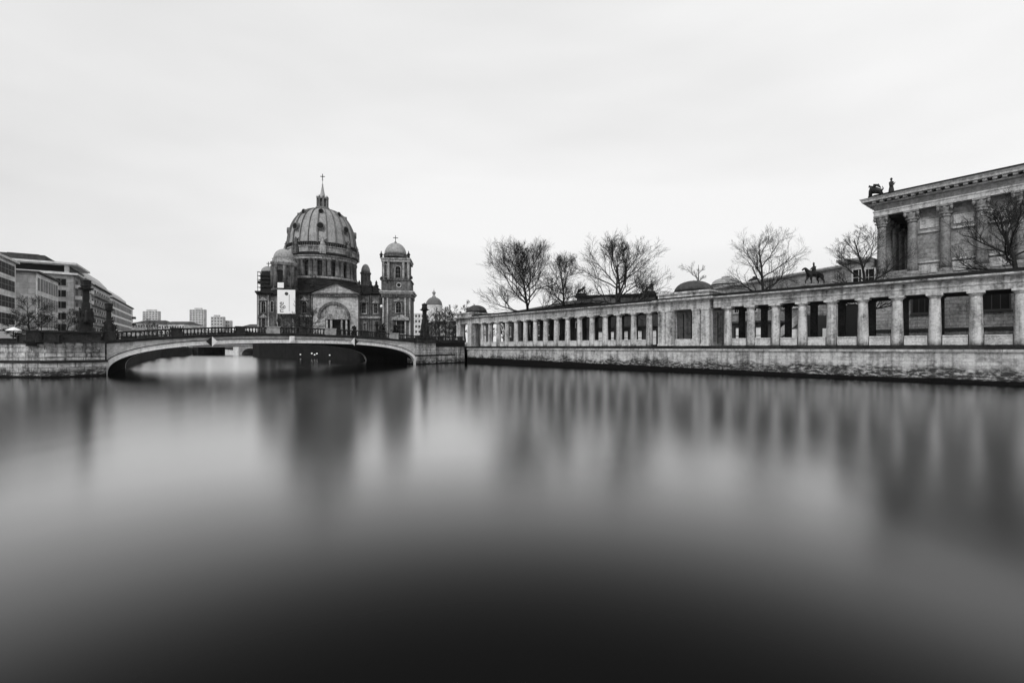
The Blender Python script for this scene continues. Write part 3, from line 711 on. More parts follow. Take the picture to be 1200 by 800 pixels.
# pediment
u0,z0=DA(366,343,-28.5); u1,_=DA(420.5,343,-28.5); ua,za=DA(393,332,-28.5)
z0+=.05
MB().prism([(u0,z0),(u1,z0),(ua,za)],-28.4,-20).build('pediment',M['dom_pale'],dom)
def rake(p,q,t=.7): return [p,q,(q[0],q[1]+t),(p[0],p[1]+t)]
MB().prism(rake((u0-1,z0),(ua,za)),-29.3,-20.05).prism(rake((ua,za),(u1+1,z0)),-29.3,-20.05).build('raking_cornice',M['dom_dark'],dom)
# great arch
uc,zc=DA(391.5,372,-27.5); kx=DA(391.5+19,372,-27.5)[0]-uc
def arcring(uc,zc,r0,r1,v0,v1,n=20,m=0,mb=None):
    mb=mb or MB()
    for k in range(n):
        a,c=PI*k/n,PI*(k+1)/n
        mb.prism([(uc+r0*math.cos(a),zc+r0*math.sin(a)),(uc+r1*math.cos(a),zc+r1*math.sin(a)),(uc+r1*math.cos(c),zc+r1*math.sin(c)),(uc+r0*math.cos(c),zc+r0*math.sin(c))],v0,v1,m=m)
    return mb
arcring(uc,zc,kx-1.1,kx,-28.2,-27.52).build('arch_moulding',M['dom_mid'],dom)
hd_=[(uc+(kx-1.12)*math.cos(PI*k/20),zc+(kx-1.12)*math.sin(PI*k/20)) for k in range(21)]
MB().prism(hd_,-27.62,-27.51).build('tympanum',M['dom_trim'],dom)
b=MB(); dbox(b,381,410,374.5,B,-27.7,-27.51); b.build('porch_shade_panel',M['glass'],dom)  # dark panel laid on the bay, painting the shade of the porch recess
b=MB(); dbox(b,380,408,370.5,374,-30,-27.52); 
q0,zq=DA(381.5,370.5,-30); q1,_=DA(407,370.5,-30); b.prism([(q0,zq+.02),(q1,zq+.02),((q0+q1)/2,zq+2.6)],-29.9,-27.6)
b.build('porch_pediment',M['dom_trim'],dom)
for px in (383,388,400.5,406):
    u,zt_=DA(px,374.1,-29.4); MB().lathe([(.55,GZ),(.5,zt_)],14,u,-29.2).build('porch_column',M['dom_trim'],dom)
# windows of the nave walls
def domwin(px,ya,yb,wpx,v,arch=True,hood=False,parent=None,frame='dom_trim',glass='glass'):
    u,zt_=DA(px,ya,v); _,zb=DA(px,yb,v); wd=wpx/F*(232+v)
    o=put('window',window_mesh('window',wd,zt_-zb,.3,1,2,True,glass,frame,arch,.4),parent or dom,(u,v-.003,zb))
    if hood:
        x=wd/2+.9; h=zt_-zb; MB().prism([(-x,h+.5),(x,h+.5),(0,h+1.9)],-.9,-.0).box(-x,x,-.9,0,h+.3,h+.5).build('hood',M[frame],o)
    return o
domwin(426.5,355,367,5,-24,False,True); domwin(440.5,356,367,4,-24,False,True); domwin(427.5,378.5,390,2.6,-24,False)
domwin(357,353,366,5,-24,True,True); domwin(350.5,372,385,4,-24,False); domwin(360,372,385,4,-24,False)
domwin(309,353,366,4.5,-27,True,True); domwin(309.5,373,384,4,-27,False,True); domwin(319,353,365,3,-27,True)
b=MB(); dbox(b,420,446,370.5,373,-25,-24.02); dbox(b,346.5,366,369,371,-25,-24.02); b.build('string_course',M['dom_trim'],dom)
for px in (302.5,314.5,324.5,343.5):
    b=MB(); dbox(b,px-.8,px+.8,346,B,-27.7,-27.02); b.build('pilaster',M['dom_trim'],dom)
for px in (421.5,432,434.5,444,348,353,362.5):
    b=MB(); dbox(b,px-.7,px+.7,346,B,-24.6,-24.02); b.build('pilaster',M['dom_mid'],dom)
# drum and dome about the local origin
cz=lambda y:CZ+(HY-y)/F*232; kk=232/F*.905; czf=lambda y:CZ+(HY-y)/F*(232-16)
def ringp(prof,n=64,name='drum',mat='dom_mid',sm=False): return MB().lathe([(r*kk,czf(y)) for r,y in prof],n,0,0,sm=sm).build(name,M[mat],dom)
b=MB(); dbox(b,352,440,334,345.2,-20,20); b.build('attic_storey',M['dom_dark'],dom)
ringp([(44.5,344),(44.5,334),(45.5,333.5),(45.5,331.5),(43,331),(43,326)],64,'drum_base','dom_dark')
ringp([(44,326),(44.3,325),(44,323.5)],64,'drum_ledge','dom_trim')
ringp([(36.5,323.4),(36.5,302.5)],64,'drum','dom_dark')  # near-black wall colour paints the shaded voids between the drum columns
ringp([(41.5,302.6),(41.5,299.8),(42.6,299.4),(42.6,298)],64,'drum_entablature','dom_trim')
ringp([(43.3,298),(43.8,296.5),(43.8,295.2),(41.8,294.6)],64,'drum_cornice','dom_dark')
ringp([(41,294.7),(41,288.8),(42,288.4),(42,287)],64,'drum_attic','dom_trim')
# columns around the drum: 32 shafts in pairs, windows between
zc0,zc1=czf(323.4),czf(302.6)
shaft=MB().lathe([(1.35,zc0),(1.25,zc0+.8),(1.1,zc0+.85),(.98,zc1-1.0),(1.3,zc1-.4),(1.35,zc1)],14).mesh('drum_column',M['dom_mid'])
wdm=window_mesh('window',3.2,7.2,.35,1,2,True,'glass','dom_trim',True,.5)
for k in range(16):
    a=2*PI*(k+.5)/16
    if math.sin(a)>.35: continue
    r=36.5*kk; put('window',wdm,dom,((r+.02)*math.cos(a),(r+.02)*math.sin(a),zc0+.7),a+PI/2)
    for d in (-.115,.115):
        a2=a+PI/16*1.0+d*.62; r2=39.6*kk; put('drum_column',shaft,dom,(r2*math.cos(a2),r2*math.sin(a2),0))
# balustrade with statues round the foot of the dome
b=MB(); 
b.lathe([(42.2*kk,czf(283.6)),(42.2*kk,czf(282.6)),(41.4*kk,czf(282.6)),(41.4*kk,czf(283.6))],64,sm=False)
for k in range(96):
    a=2*PI*k/96; b.box(41.8*kk*math.cos(a)-.28,41.8*kk*math.cos(a)+.28,41.8*kk*math.sin(a)-.28,41.8*kk*math.sin(a)+.28,czf(287),czf(283.5))
b.build('dome_balustrade',M['dom_dark'],dom)
fig=None
for k in range(8):
    a=2*PI*(k+.5)/8-.12; r=42.2*kk
    t=MB(); t.box(-1.5,1.5,-1.2,1.2,czf(297),czf(287.2)).lathe([(1.1,czf(287.2)),(1.2,czf(285)),(.7,czf(282)),(.9,czf(280.3)),(.35,czf(279.2)),(.5,czf(278.3)),(.1,czf(277))],10)
    t.tube([(-.5,0,czf(281)),(-1.9,.3,czf(277.5))],[.4,.15],5).tube([(.5,0,czf(281)),(1.9,.3,czf(277.5))],[.4,.15],5)
    t.build('angel_statue',M['dom_mid'] if k%2 else M['dom_trim'],dom,(r*math.cos(a),r*math.sin(a),0),a+PI/2)
# dome shell with ribs
def dprof(t):   # t 0..1 from the springing to the eye
    a=t*R(86); return (41.0*kk*math.cos(a)**.70, czf(287)+ (cz(247)-czf(287))*math.sin(a)/math.sin(R(86)))
MB().lathe([dprof(k/24) for k in range(25)],96).build('dome',M['copper'],dom)
rb=MB()
for k in range(24):
    a=2*PI*(k+.5)/24; wd=.009 if k%3 else .020
    vs=[];fs=[]
    for i in range(25):
        r,z=dprof(i/24); n_=.55
        for (da,ro) in ((-wd,-.05),(-wd*.8,n_),(wd*.8,n_),(wd,-.05)):
            vs.append(((r+ro)*math.cos(a+da),(r+ro)*math.sin(a+da),z+ (.25 if ro>0 else 0)))
    for i in range(24):
        for j in range(3): fs.append((i*4+j,i*4+j+1,i*4+j+5,i*4+j+4))
    rb.add(vs,fs)
rb.build('dome_ribs',M['copper_rib'],dom)
def oculus(a,t,s):
    r,z=dprof(t); r2,z2=dprof(t+.02); tilt=math.atan2(r-r2,z2-z)
    b=MB(); b.tube([(0,.3,0),(0,-1.0*s,0)],[1.35*s,1.25*s],16,m=0,sm=False).tube([(0,-1.0*s,0),(0,-1.05*s-.02,0)],[1.02*s,1.02*s],16,m=1,sm=False)
    b.prism([(-1.3*s,-.3*s),(-1.3*s,-2.2*s),(1.3*s,-2.2*s),(1.3*s,-.3*s)],-.45*s,.3)
    o=b.build('oculus',[M['copper_rib'],M['glass']],dom,((r)*math.cos(a),(r)*math.sin(a),z),a+PI/2)
    return o
for k in range(8):
    a=-PI/2+R(12)+k*PI/4-R(7)*0
    if math.sin(a)>.3: continue
    oculus(a,.31,1.35); oculus(a,.66,1.0)
# lantern
ln=MB().lathe([(9.5*kk,cz(248.5)),(9.5*kk,cz(245)),(8.3*kk,cz(244.5)),(8.3*kk,cz(243.6))],24,sm=False)
ln.lathe([(3.6*kk,cz(243.6)),(3.6*kk,cz(234))],16)
for k in range(8):
    a=2*PI*(k+.5)/8; ln.box(6.3*kk*math.cos(a)-.32,6.3*kk*math.cos(a)+.32,6.3*kk*math.sin(a)-.32,6.3*kk*math.sin(a)+.32,cz(243.6),cz(234)); 
    ln.lathe([(.3,cz(233)),(.45,cz(232)),(.05,cz(229.5))],6,6.6*kk*math.cos(a),6.6*kk*math.sin(a))
ln.lathe([(7.2*kk,cz(234.2)),(7.2*kk,cz(233)),(5.5*kk,cz(232.6))],24,sm=False)
ln.build('lantern',M['copper_rib'],dom)
MB().lathe([(5.2*kk,cz(232.8)),(3.9*kk,cz(231)),(2.6*kk,cz(227)),(1.6*kk,cz(222)),(1.0*kk,cz(219)),(.75*kk,cz(217.2)),(1.0*kk,cz(216.6)),(.5*kk,cz(215.8)),(.22*kk,cz(212)),(.8*kk,cz(211.5)),(.8*kk,cz(210.3)),(.12*kk,cz(209.8)),(.1*kk,cz(208))],16).build('spire',M['copper'],dom)
MB().box(-.16,.16,-.16,.16,cz(210),cz(204)).box(-1.1,1.1,-.15,.15,cz(207.3),cz(206.6)).build('cross',M['bronze'],dom)
# towers
def cross(b,u,v,zb,h,s=1): b.box(u-.13*s,u+.13*s,v-.13*s,v+.13*s,zb,zb+h,1).box(u-.38*h,u+.38*h,v-.12*s,v+.12*s,zb+h*.55,zb+h*.55+.3*s,1); return b
# right tower
T=MB(); vR=-28; vb=-13
o=MB(); dbox(o,447.5,481.5,346,B,vR,vb); tw=o.build('tower',M['dom_mid'],dom); tw['label']='tall corner tower with a small dome'
o=MB(); dbox(o,443.8,484.8,340.4,342,vR-1.3,vb+1.3); dbox(o,445,483.6,342,344,vR-.8,vb+.8); o.build('tower_cornice',M['dom_pale'],tw)
o=MB(); dbox(o,446.5,482.4,344,349,vR-.4,vb+.4)
for k in range(17): dbox(o,447.6+k*2.05,448.7+k*2.05,344.6,348,vR-.75,vR-.42)
o.build('entablature',M['dom_mid'],tw)
for px in (449,454,475,480):
    o=MB(); dbox(o,px-.9,px+.9,349,B,vR-.7,vR-.02); o.build('pilaster',M['dom_trim'],tw)
domwin(467,354,366,6,vR,True,True,tw); domwin(470,376,391,10,vR,False,False,tw)
o=MB(); dbox(o,459.5,479,372,375,vR-1.5,vR-.02); q0,zq=DA(460.5,372,vR-1.3); q1,_=DA(478.5,372,vR-1.3); o.prism([(q0,zq),(q1,zq),((q0+q1)/2,zq+1.6)],vR-1.3,vR-.02); o.build('door_pediment',M['dom_trim'],tw)
o=MB(); dbox(o,446.8,481,328.5,340.4,vR+.6,vb-.6); dbox(o,446,481.8,327,328.6,vR+.2,vb-.2); o.build('attic_stage',M['dom_mid'],tw)
u,z=DA(467.5,334,vR+.6); MB().tube([(u,vR+.6,z),(u,vR+.2,z)],[1.2,1.2],16,sm=False).tube([(u,vR+.2,z),(u,vR+.15,z)],[.8,.8],16,m=1,sm=False).build('oculus',[M['dom_pale'],M['glass']],tw)
o=MB(); dbox(o,448.5,479,305,327.1,vR+1.6,vb-1.6); o.build('belfry',M['dom_mid'],tw)
o=MB()
for px in (448.8,455,472.5,478.6): dbox(o,px-1.3,px+1.3,306.5,327,vR+.8,vR+1.58)
dbox(o,446.5,480.6,303.4,306.6,vR+.6,vb-.6); dbox(o,445.8,481.3,302,303.5,vR+.2,vb-.2); o.build('belfry_trim',M['dom_trim'],tw)
domwin(466.5,312,325.5,6.2,vR+1.6,True,False,tw); domwin(452,310,324,2.6,vR+1.6,True,False,tw)
uc,_=DA(463.5,300,(vR+vb)/2); vc=(vR+vb)/2; kt=(232+vc)/F
zy=lambda y:CZ+(HY-y)/F*(232+vc+uc*.12)
MB().lathe([(13.6*kt,zy(302.1)),(13.6*kt,zy(299.5)),(14.2*kt,zy(299)),(13.4*kt,zy(298.4))],32,uc,vc,sm=False).build('dome_drum',M['dom_mid'],tw)
def smalldome(parent,uc,vc,r,yb,yt,mat='copper'):
    b=MB().lathe([(r*math.cos(k*PI/20),zy(yb)+(zy(yt)-zy(yb))*math.sin(k*PI/20)) for k in range(10)]+[(.06*r,zy(yt))],32,uc,vc); b.build('dome',M[mat],parent)
smalldome(tw,uc,vc,12.9*kt,298.5,284.5)
o=MB().lathe([(.5,zy(284.8)),(.6,zy(283.8)),(.2,zy(282.8))],8,uc,vc); cross(o,uc,vc,zy(283),3.0); o.build('cross',[M['copper_rib'],M['bronze']],tw)
o=MB()
for px in (446.8,478.8):
    u,z=DA(px,302,vR+1); o.lathe([(.7,z),(.5,z+.9),(.9,z+1.4),(.3,z+2.2),(.1,z+3.2)],8,u,vR+1)
for px,y in ((481.8,327),(447,328)):
    u,z=DA(px,y,vR+1); o.lathe([(.6,z),(.8,z+.8),(.2,z+1.6)],8,u,vR+1)
o.build('finials',M['dom_dark'],tw)
# left front tower
vR2=-29; vb2=-18
o=MB(); vc2=(vR2+vb2)/2; kt2=(232+vc2)/F; u2,_=DA(332.8,320,vc2); zy2=lambda y:CZ+(HY-y)/F*(232+vc2+u2*.12)
lt=o.lathe([(13.4*kt2,zy2(341)),(13.4*kt2,zy2(338.5)),(12.3*kt2,zy2(338)),(12.3*kt2,zy2(312))],8,u2,vc2,sm=False,a0=PI/8).build('tower',M['dom_mid'],dom); lt['label']='short tower with a small dome over the banner'
MB().lathe([(13.0*kt2,zy2(312)),(14.4*kt2,zy2(309.5)),(14.4*kt2,zy2(308)),(12.6*kt2,zy2(307)),(12.2*kt2,zy2(304.8)),(12.6*kt2,zy2(304)),(11.6*kt2,zy2(303.4))],24,u2,vc2,sm=False).build('cornice',M['dom_trim'],lt)
MB().lathe([(11.1*kt2*math.cos(k*PI/20),zy2(303.5)+(zy2(291.8)-zy2(303.5))*math.sin(k*PI/20)) for k in range(10)]+[(.5,zy2(291.7)),(.05,zy2(290))],32,u2,vc2).build('dome',M['copper'],lt)
vf=vc2-12.3*kt2*math.cos(PI/8)
u,zt_=DA(333.5,317,vf); _,zb=DA(333.5,335,vf)
put('window',window_mesh('window',3.6,zt_-zb,.4,0,0,True,'glass','dom_dark',True,.5),lt,(u2,vf-.003,zb))
o=MB()
for k in range(8):
    a=PI/8+k*PI/4; o.lathe([(.8,zy2(338)),(.7,zy2(312.5))],8,u2+12.4*kt2*math.cos(a),vc2+12.4*kt2*math.sin(a))
o.build('corner_shafts',M['dom_mid'],lt)
o=MB(); dbox(o,320,346,341,345,-30,-26); o.build('tower_foot',M['dom_dark'],lt)
# far small tower with dome
vc3=20; kt3=(232+vc3)/F; u3,_=DA(428.5,320,vc3); zy3=lambda y:CZ+(HY-y)/F*(232+vc3+u3*.12)
o=MB().lathe([(5.6*kt3,zy3(345)),(5.6*kt3,zy3(322)),(6.4*kt3,zy3(321)),(6.4*kt3,zy3(319.5)),(5.4*kt3,zy3(319))],8,u3,vc3,sm=False,a0=PI/8); o=o.build('tower',M['dom_mid'],dom)
MB().lathe([(5.2*kt3*math.cos(k*PI/20),zy3(319)+(zy3(309.5)-zy3(319))*math.sin(k*PI/20)) for k in range(10)],24,u3,vc3).build('dome',M['copper'],o)
o=MB()
for px,y,v in ((441,341,-23),(434.5,341,-20),(347,341,-25),(366,341,-25),(421,341,-26)):
    u,z=DA(px,y,v); o.box(u-.9,u+.9,v-.9,v+.9,z-.3,z+1.6).lathe([(.9,z+1.6),(1.2,z+2.2),(.5,z+3.2),(.6,z+3.8),(.1,z+5.0)],8,u,v)
o.build('roof_finials',M['dom_dark'],dom)
# rear left tower under its netting: dome shows above
vc4=-14; u4,_=DA(314.5,318,vc4); zy4=lambda y:CZ+(HY-y)/F*(232+vc4+u4*.12); kt4=(232+vc4)/F
o=MB().lathe([(7.5*kt4,zy4(341)),(7.5*kt4,zy4(320))],8,u4,vc4,sm=False).build('tower',M['dom_dark'],dom)
c_=MB().lathe([(7.6*kt4*math.cos(k*PI/20),zy4(319)+(zy4(312)-zy4(319))*math.sin(k*PI/20)) for k in range(10)],24,u4,vc4).build('dome',M['copper'],o)
c_=MB(); cross(c_,u4,vc4,zy4(312.2),2.2); c_.build('cross',[M['copper_rib'],M['bronze']],o)
# scaffolding round that tower
sc=thing('scaffolding','dark netted scaffolding tower on the left corner of the cathedral roof','scaffolding',(*DF.o,0),DF.a)
ua,zt_=DA(302,318.5,-23); ub,_=DA(320.5,318.5,-23); zb=DA(311,341.2,-23)[1]
o=MB()
for i in range(6):
    for j in range(4):
        x=ua+(ub-ua)*i/5; y=-23+ 10.5*j/3
        o.box(x-.09,x+.09,y-.09,y+.09,zb,zt_)
for k in range(6):
    z=zb+(zt_-zb)*(k+.0)/5-.05
    for j in range(4):
        y=-23+10.5*j/3; o.box(ua-.3,ub+.3,y-.1,y+.1,z+.03,z+.2)
    for i in range(6):
        x=ua+(ub-ua)*i/5; o.box(x-.1,x+.1,-23.3,-12.2,z+.04,z+.18)
o.build('poles',M['iron'],sc)
o=MB(); hh=(zt_-zb)/5
for k in range(5):
    o.box(ua+ (1.2 if k in (0,1,3,4) else -.1),ub+.1,-23.25,-23.2,zb+hh*k+.15,zb+hh*(k+1)-.55)
    o.box(ub+.11,ub+.15,-23.2,-12.4,zb+hh*k+.15,zb+hh*(k+1)-.25)
    o.box(ua+1,ub-.1,-12.6,-12.5,zb+hh*k+.15,zb+hh*(k+1)-.25)
o.build('netting',M['mesh'],sc)
o=MB()
for k in range(1,5): o.box(ua-.1,ub+.1,-23.1,-12.5,zb+hh*k-.02,zb+hh*k+.04)
o.build('platforms',M['dark_stone'],sc)
# banners
def banner(xa,xb,ya,yb,v,label,text=None):
    ua,zt_=DA(xa,ya,v); ub,_=DA(xb,ya,v); zt_=DA((xa+xb)/2,ya,v)[1]; zb=DA((xa+xb)/2,yb,v)[1]
    wx,wy=DF.w((ua+ub)/2,v); t=thing('banner',label,'banner',(wx,wy,zb),DF.a)
    w_=(ub-ua)/2; h=zt_-zb
    MB().box(-w_,w_,-.04,.04,0,h).build('sheet',M['white'],t)
    MB().box(-w_-.15,w_+.15,.05,.2,-.15,0).box(-w_-.15,w_+.15,.05,.2,h,h+.15).box(-w_-.15,-w_,.05,.2,0,h).box(w_,w_+.15,.05,.2,0,h).build('frame',M['iron'],t)
    if text:
        MB().tube([(.1,-.10,h-1.75),(.1,-.045,h-1.75)],[.75,.75],20,sm=False).build('emblem',M['dark_fac'],t)
        cu=bpy.data.curves.new('lettering','FONT'); cu.body=text; cu.size=3.4; cu.extrude=.02; cu.materials.append(M['dark_fac'])
        tmp=bpy.data.objects.new('lettering',cu); COL.objects.link(tmp); bpy.context.view_layer.update(); me=bpy.data.meshes.new_from_object(tmp.evaluated_get(bpy.context.evaluated_depsgraph_get())); bpy.data.objects.remove(tmp)
        o=bpy.data.objects.new('lettering',me); COL.objects.link(o); o.parent=t
        # a quarter turn: the word climbs the sheet
        o.matrix_local=Matrix(((0,-1,0,-w_*.30),(0,0,-1,-.07),(1,0,0,.5),(0,0,0,1)))
        MB().box(w_*.3,w_*.36,-.06,-.045,h*.1,h*.8).build('rule_line',M['concrete2'],t)
banner(325,346,339.5,367.5,-30.6,'large white banner with dark lettering hung on the cathedral corner','nge')
banner(325.2,332.6,331,337.2,-30.7,'small blank white sheet hung above the lettered banner')
# ------------------------------------------------------------------ left bank buildings
LF=Frame(-130,139,math.atan2(.829,-.559))
def lbox(name,label,x0,x1,y0,y1,z1,mat,cat='building'):
    t=thing(name,label,cat,(*LF.w(x0,y0),0),LF.a); MB().box(0,x1-x0,0,y1-y0,GZ,z1).build('wall',mat,t); return t
def wgrid(t,mesh,xs_,zs_,face,off=0.0):
    for z in zs_:
        for x in xs_:
            if face=='f': put('window',mesh,t,(x,-.003+off,z))
            else: put('window',mesh,t,(-.003+off,x,z),-PI/2)
# leftmost: banded dark windows
b1=lbox('office_building','banded office block cut by the left edge of the photo',-101,-62.5,0,18,19.0,M['concrete'])
wb=window_mesh('window',3.3,1.95,.04,1,1,False,'glass','concrete2',deep=.04)
wgrid(b1,wb,[1.9+3.42*k for k in range(11)],[4.2,7.3,10.4,13.5,16.4],'f')
MB().box(-.3,38.8,-.5,18.3,19.0,19.4).build('roof_slab',M['concrete'],b1)
MB().box(6,34,2,16,19.4,21.6).build('penthouse',M['concrete2'],b1)
# pale four storey building
b2=lbox('apartment_building','pale four storey building with a blank grey end wall near the left edge',-50,-32.8,0,16,19.0,M['concrete2'])
MB().box(.01,17.19,-.12,-.004,GZ,18.98).build('river_front',M['concrete'],b2)
wb=window_mesh('window',1.6,2.75,.05,1,0,False,'glass2','concrete',deep=.04)
wgrid(b2,wb,[1.5+2.05*k for k in range(8)],[3.8,7.6,11.5,15.3],'f',-.12)
MB().box(-.5,17.5,-.6,16.3,19.0,19.35).build('roof_slab',M['roof'],b2)
# taller flats behind
b3=lbox('apartment_building','tall grey flats with a stepped penthouse rising behind the pale building',-19,2.5,-.5,26,22.6,M['concrete2'])
wb=window_mesh('window',3.0,1.8,.06,2,0,False,'glass','concrete2',deep=.05)
wgrid(b3,wb,[3.0,9.0,15.0,21.0],[4.4+3.05*k for k in range(6)],'e')
def balc(t,x,z,w_,m='concrete'):
    MB().box(x-w_/2,x+w_/2,-1.3,-.02,z,z+.2).box(x-w_/2,x+w_/2,-1.3,-1.2,z+.2,z+1.0).box(x-w_/2,x-w_/2+.1,-1.2,-.02,z+.2,z+1.0).box(x+w_/2-.1,x+w_/2,-1.2,-.02,z+.2,z+1.0).build('balcony',M[m],t)
wgrid(b3,wb,[3.5,10,16.5],[4.4+3.05*k for k in range(6)],'f')
for x in (3.5,10,16.5):
    for k in range(6): balc(b3,x,3.9+3.05*k,4.2)
MB().box(-.6,22.5,-.9,27,22.6,23.1).box(.8,20.7,1.2,24,23.1,25.4).box(-.4,17.5,-.6,26.5,25.4,25.9).build('roof_slab',M['concrete'],b3)
MB().box(2,18,6,22,25.9,27.6).box(6,12,8,14,27.6,28.3).build('penthouse',M['dark_fac'],b3)
MB().box(.75,.8,2,23,23.4,25.1).box(2,20,1.14,1.2,23.4,25.1).build('glazed_band',M['glass'],b3)
# dark balcony block
b4=lbox('apartment_building','grey flats with dark balconies between two bridge pylons',6,42,0,20,23.0,M['concrete'])
wb4=window_mesh('window',2.4,1.8,.12,1,0,False,'glass','concrete2',deep=.06)
wgrid(b4,wb4,[3+4.3*k for k in range(8)],[4.4+3.1*k for k in range(6)],'f')
for x in [3+4.3*k for k in range(8)]:
    for k in range(6): balc(b4,x,3.9+3.1*k,3.4,'concrete2')
MB().box(-.3,36.3,-.6,20.3,23,23.4).build('roof_slab',M['dark_fac'],b4)
MB().prism([(.6,23.41),(.9,25.4),(3,28.0),(7,29.2),(14,29.2),(19,23.41)],1,35,'yz').build('vaulted_roof',M['roof_l'],b4)
# white grid facade
b5=lbox('apartment_building','white flats with a close grid of windows at the far end of the row',46,108,0,22,22.2,M['white_fac'])
wb5=window_mesh('window',2.3,2.1,.05,1,0,False,'glass','concrete2',deep=.03)
wgrid(b5,wb5,[2.5+3.5*k for k in range(16)],[4.2+3.0*k for k in range(6)],'f')
MB().box(-.3,62.3,-.5,22.3,22.2,22.6).build('roof_slab',M['dark_fac'],b5)
MB().prism([(.6,22.61),(.9,24.4),(3,26.6),(7,27.6),(14,27.6),(20,22.61)],1,46,'yz').build('vaulted_roof',M['roof_l'],b5)
for k in range(5): balc(b5,59.5,4.0+3.3*k,3.6,'dark_fac')
# far buildings
def farblock(name,label,xa,xb,yt,Y,depth,mat,cat='building',yb=407,roofh=0,cols=0,rows=0,top=None):
    X0,_=wp(xa,Y); X1,_=wp(xb,Y); z1=CZ+(HY-yt)/F*Y
    t=thing(name,label,cat,(X0,Y,0)); W_=X1-X0
    MB().box(0,W_,0,depth,GZ,z1).build('wall',M[mat],t)
    if roofh: 
        MB().add([(-.5,-.5,z1),(W_+.5,-.5,z1),(W_+.5,depth+.5,z1),(-.5,depth+.5,z1),(W_*.12,depth/2,z1+roofh),(W_*.88,depth/2,z1+roofh)],[(0,1,5,4),(1,2,5),(2,3,4,5),(3,0,4),(0,3,2,1)]).build('roof',M['roof'],t)
    if cols:
        cw=W_/cols; rh=(z1-GZ-2)/rows
        wmn=MB().box(-cw*.27,cw*.27,-.06,.02,0,rh*.45,0).mesh('window',M['glass2'])
        for i in range(cols):
            for j in range(rows): put('window',wmn,t,(cw*(i+.5),-.003,GZ+2+rh*(j+.25)))
    if top: MB().box(W_*top[0],W_*top[1],2,depth-2,z1,z1+top[2]).build('roof_plant',M[mat],t)
    return t
farblock('tower_block','hazy grey tower block beyond the low houses left of the river',167,185,364.5,1050,9,'far','tower',cols=5,rows=16,top=(.2,.8,4))
farblock('tower_block','pale tower block with a dark centre strip over the bridge parapet',222,239,362.5,1000,9,'far','tower',cols=5,rows=16,top=(.3,.75,3.5))
farblock('tower_block','stepped pale slab block right of the other towers, taller end',247,261,371,1250,12,'far','tower',cols=4,rows=10,top=(.2,.6,5))
farblock('tower_block','low stepped end of the pale slab block over the bridge',261.5,269.5,375.5,1270,12,'far','tower',cols=3,rows=8)
farblock('row_building','long low grey house row behind bare trees left of the river',155,186,378.5,520,30,'concrete2',roofh=4,cols=10,rows=4)
farblock('row_building','low pale house with dormers next to the grey house row',186,216,380,500,30,'concrete',roofh=4,cols=10,rows=4)
farblock('row_building','low hipped roof hall left of the cathedral',279,304,384,420,30,'concrete',roofh=4,cols=8,rows=2)
farblock('row_building','low far houses over the middle of the bridge',216,281,388,900,30,'far',roofh=3,cols=12,rows=2)
farblock('row_building','pale low house just right of the cathedral tower',482,497,367,330,18,'concrete',cols=4,rows=6)
farblock('row_building','low grey houses behind the winter trees right of the cathedral',500,540,380,340,18,'concrete2',roofh=3,cols=10,rows=4)
# palace with dome
X,_=wp(508.5,380); pd=thing('palace_dome','distant palace dome with a small lantern right of the cathedral','dome',(X,380,0))
zz=lambda y:CZ+(HY-y)/F*380; kp=380/F
MB().box(-9*kp,13*kp,-9,25,GZ,zz(376)).box(-7.5*kp,11*kp,-7,20,zz(376),zz(366)).build('palace_wall',M['concrete'],pd)
MB().lathe([(9.6*kp,zz(366)),(9.6*kp,zz(360)),(10.2*kp,zz(359.6)),(10.2*kp,zz(358.2)),(9.6*kp,zz(358))],32,sm=False).build('drum',M['concrete'],pd)
MB().lathe([(9.5*kp*math.cos(k*PI/20),zz(358)+(zz(348)-zz(358))*math.sin(k*PI/20)) for k in range(9)],36,mod=lambda i,k:1.0 if i%3 else 1.03).build('shell',M['copper_rib'],pd)
MB().lathe([(2.4*kp,zz(348.6)),(2.4*kp,zz(347.5)),(1.5*kp,zz(347)),(1.5*kp,zz(344)),(2.3*kp,zz(343.6)),(2.1*kp,zz(342.6)),(1.0*kp,zz(341.2)),(.2*kp,zz(340)),(.15*kp,zz(338))],16).build('lantern',M['concrete2'],pd)
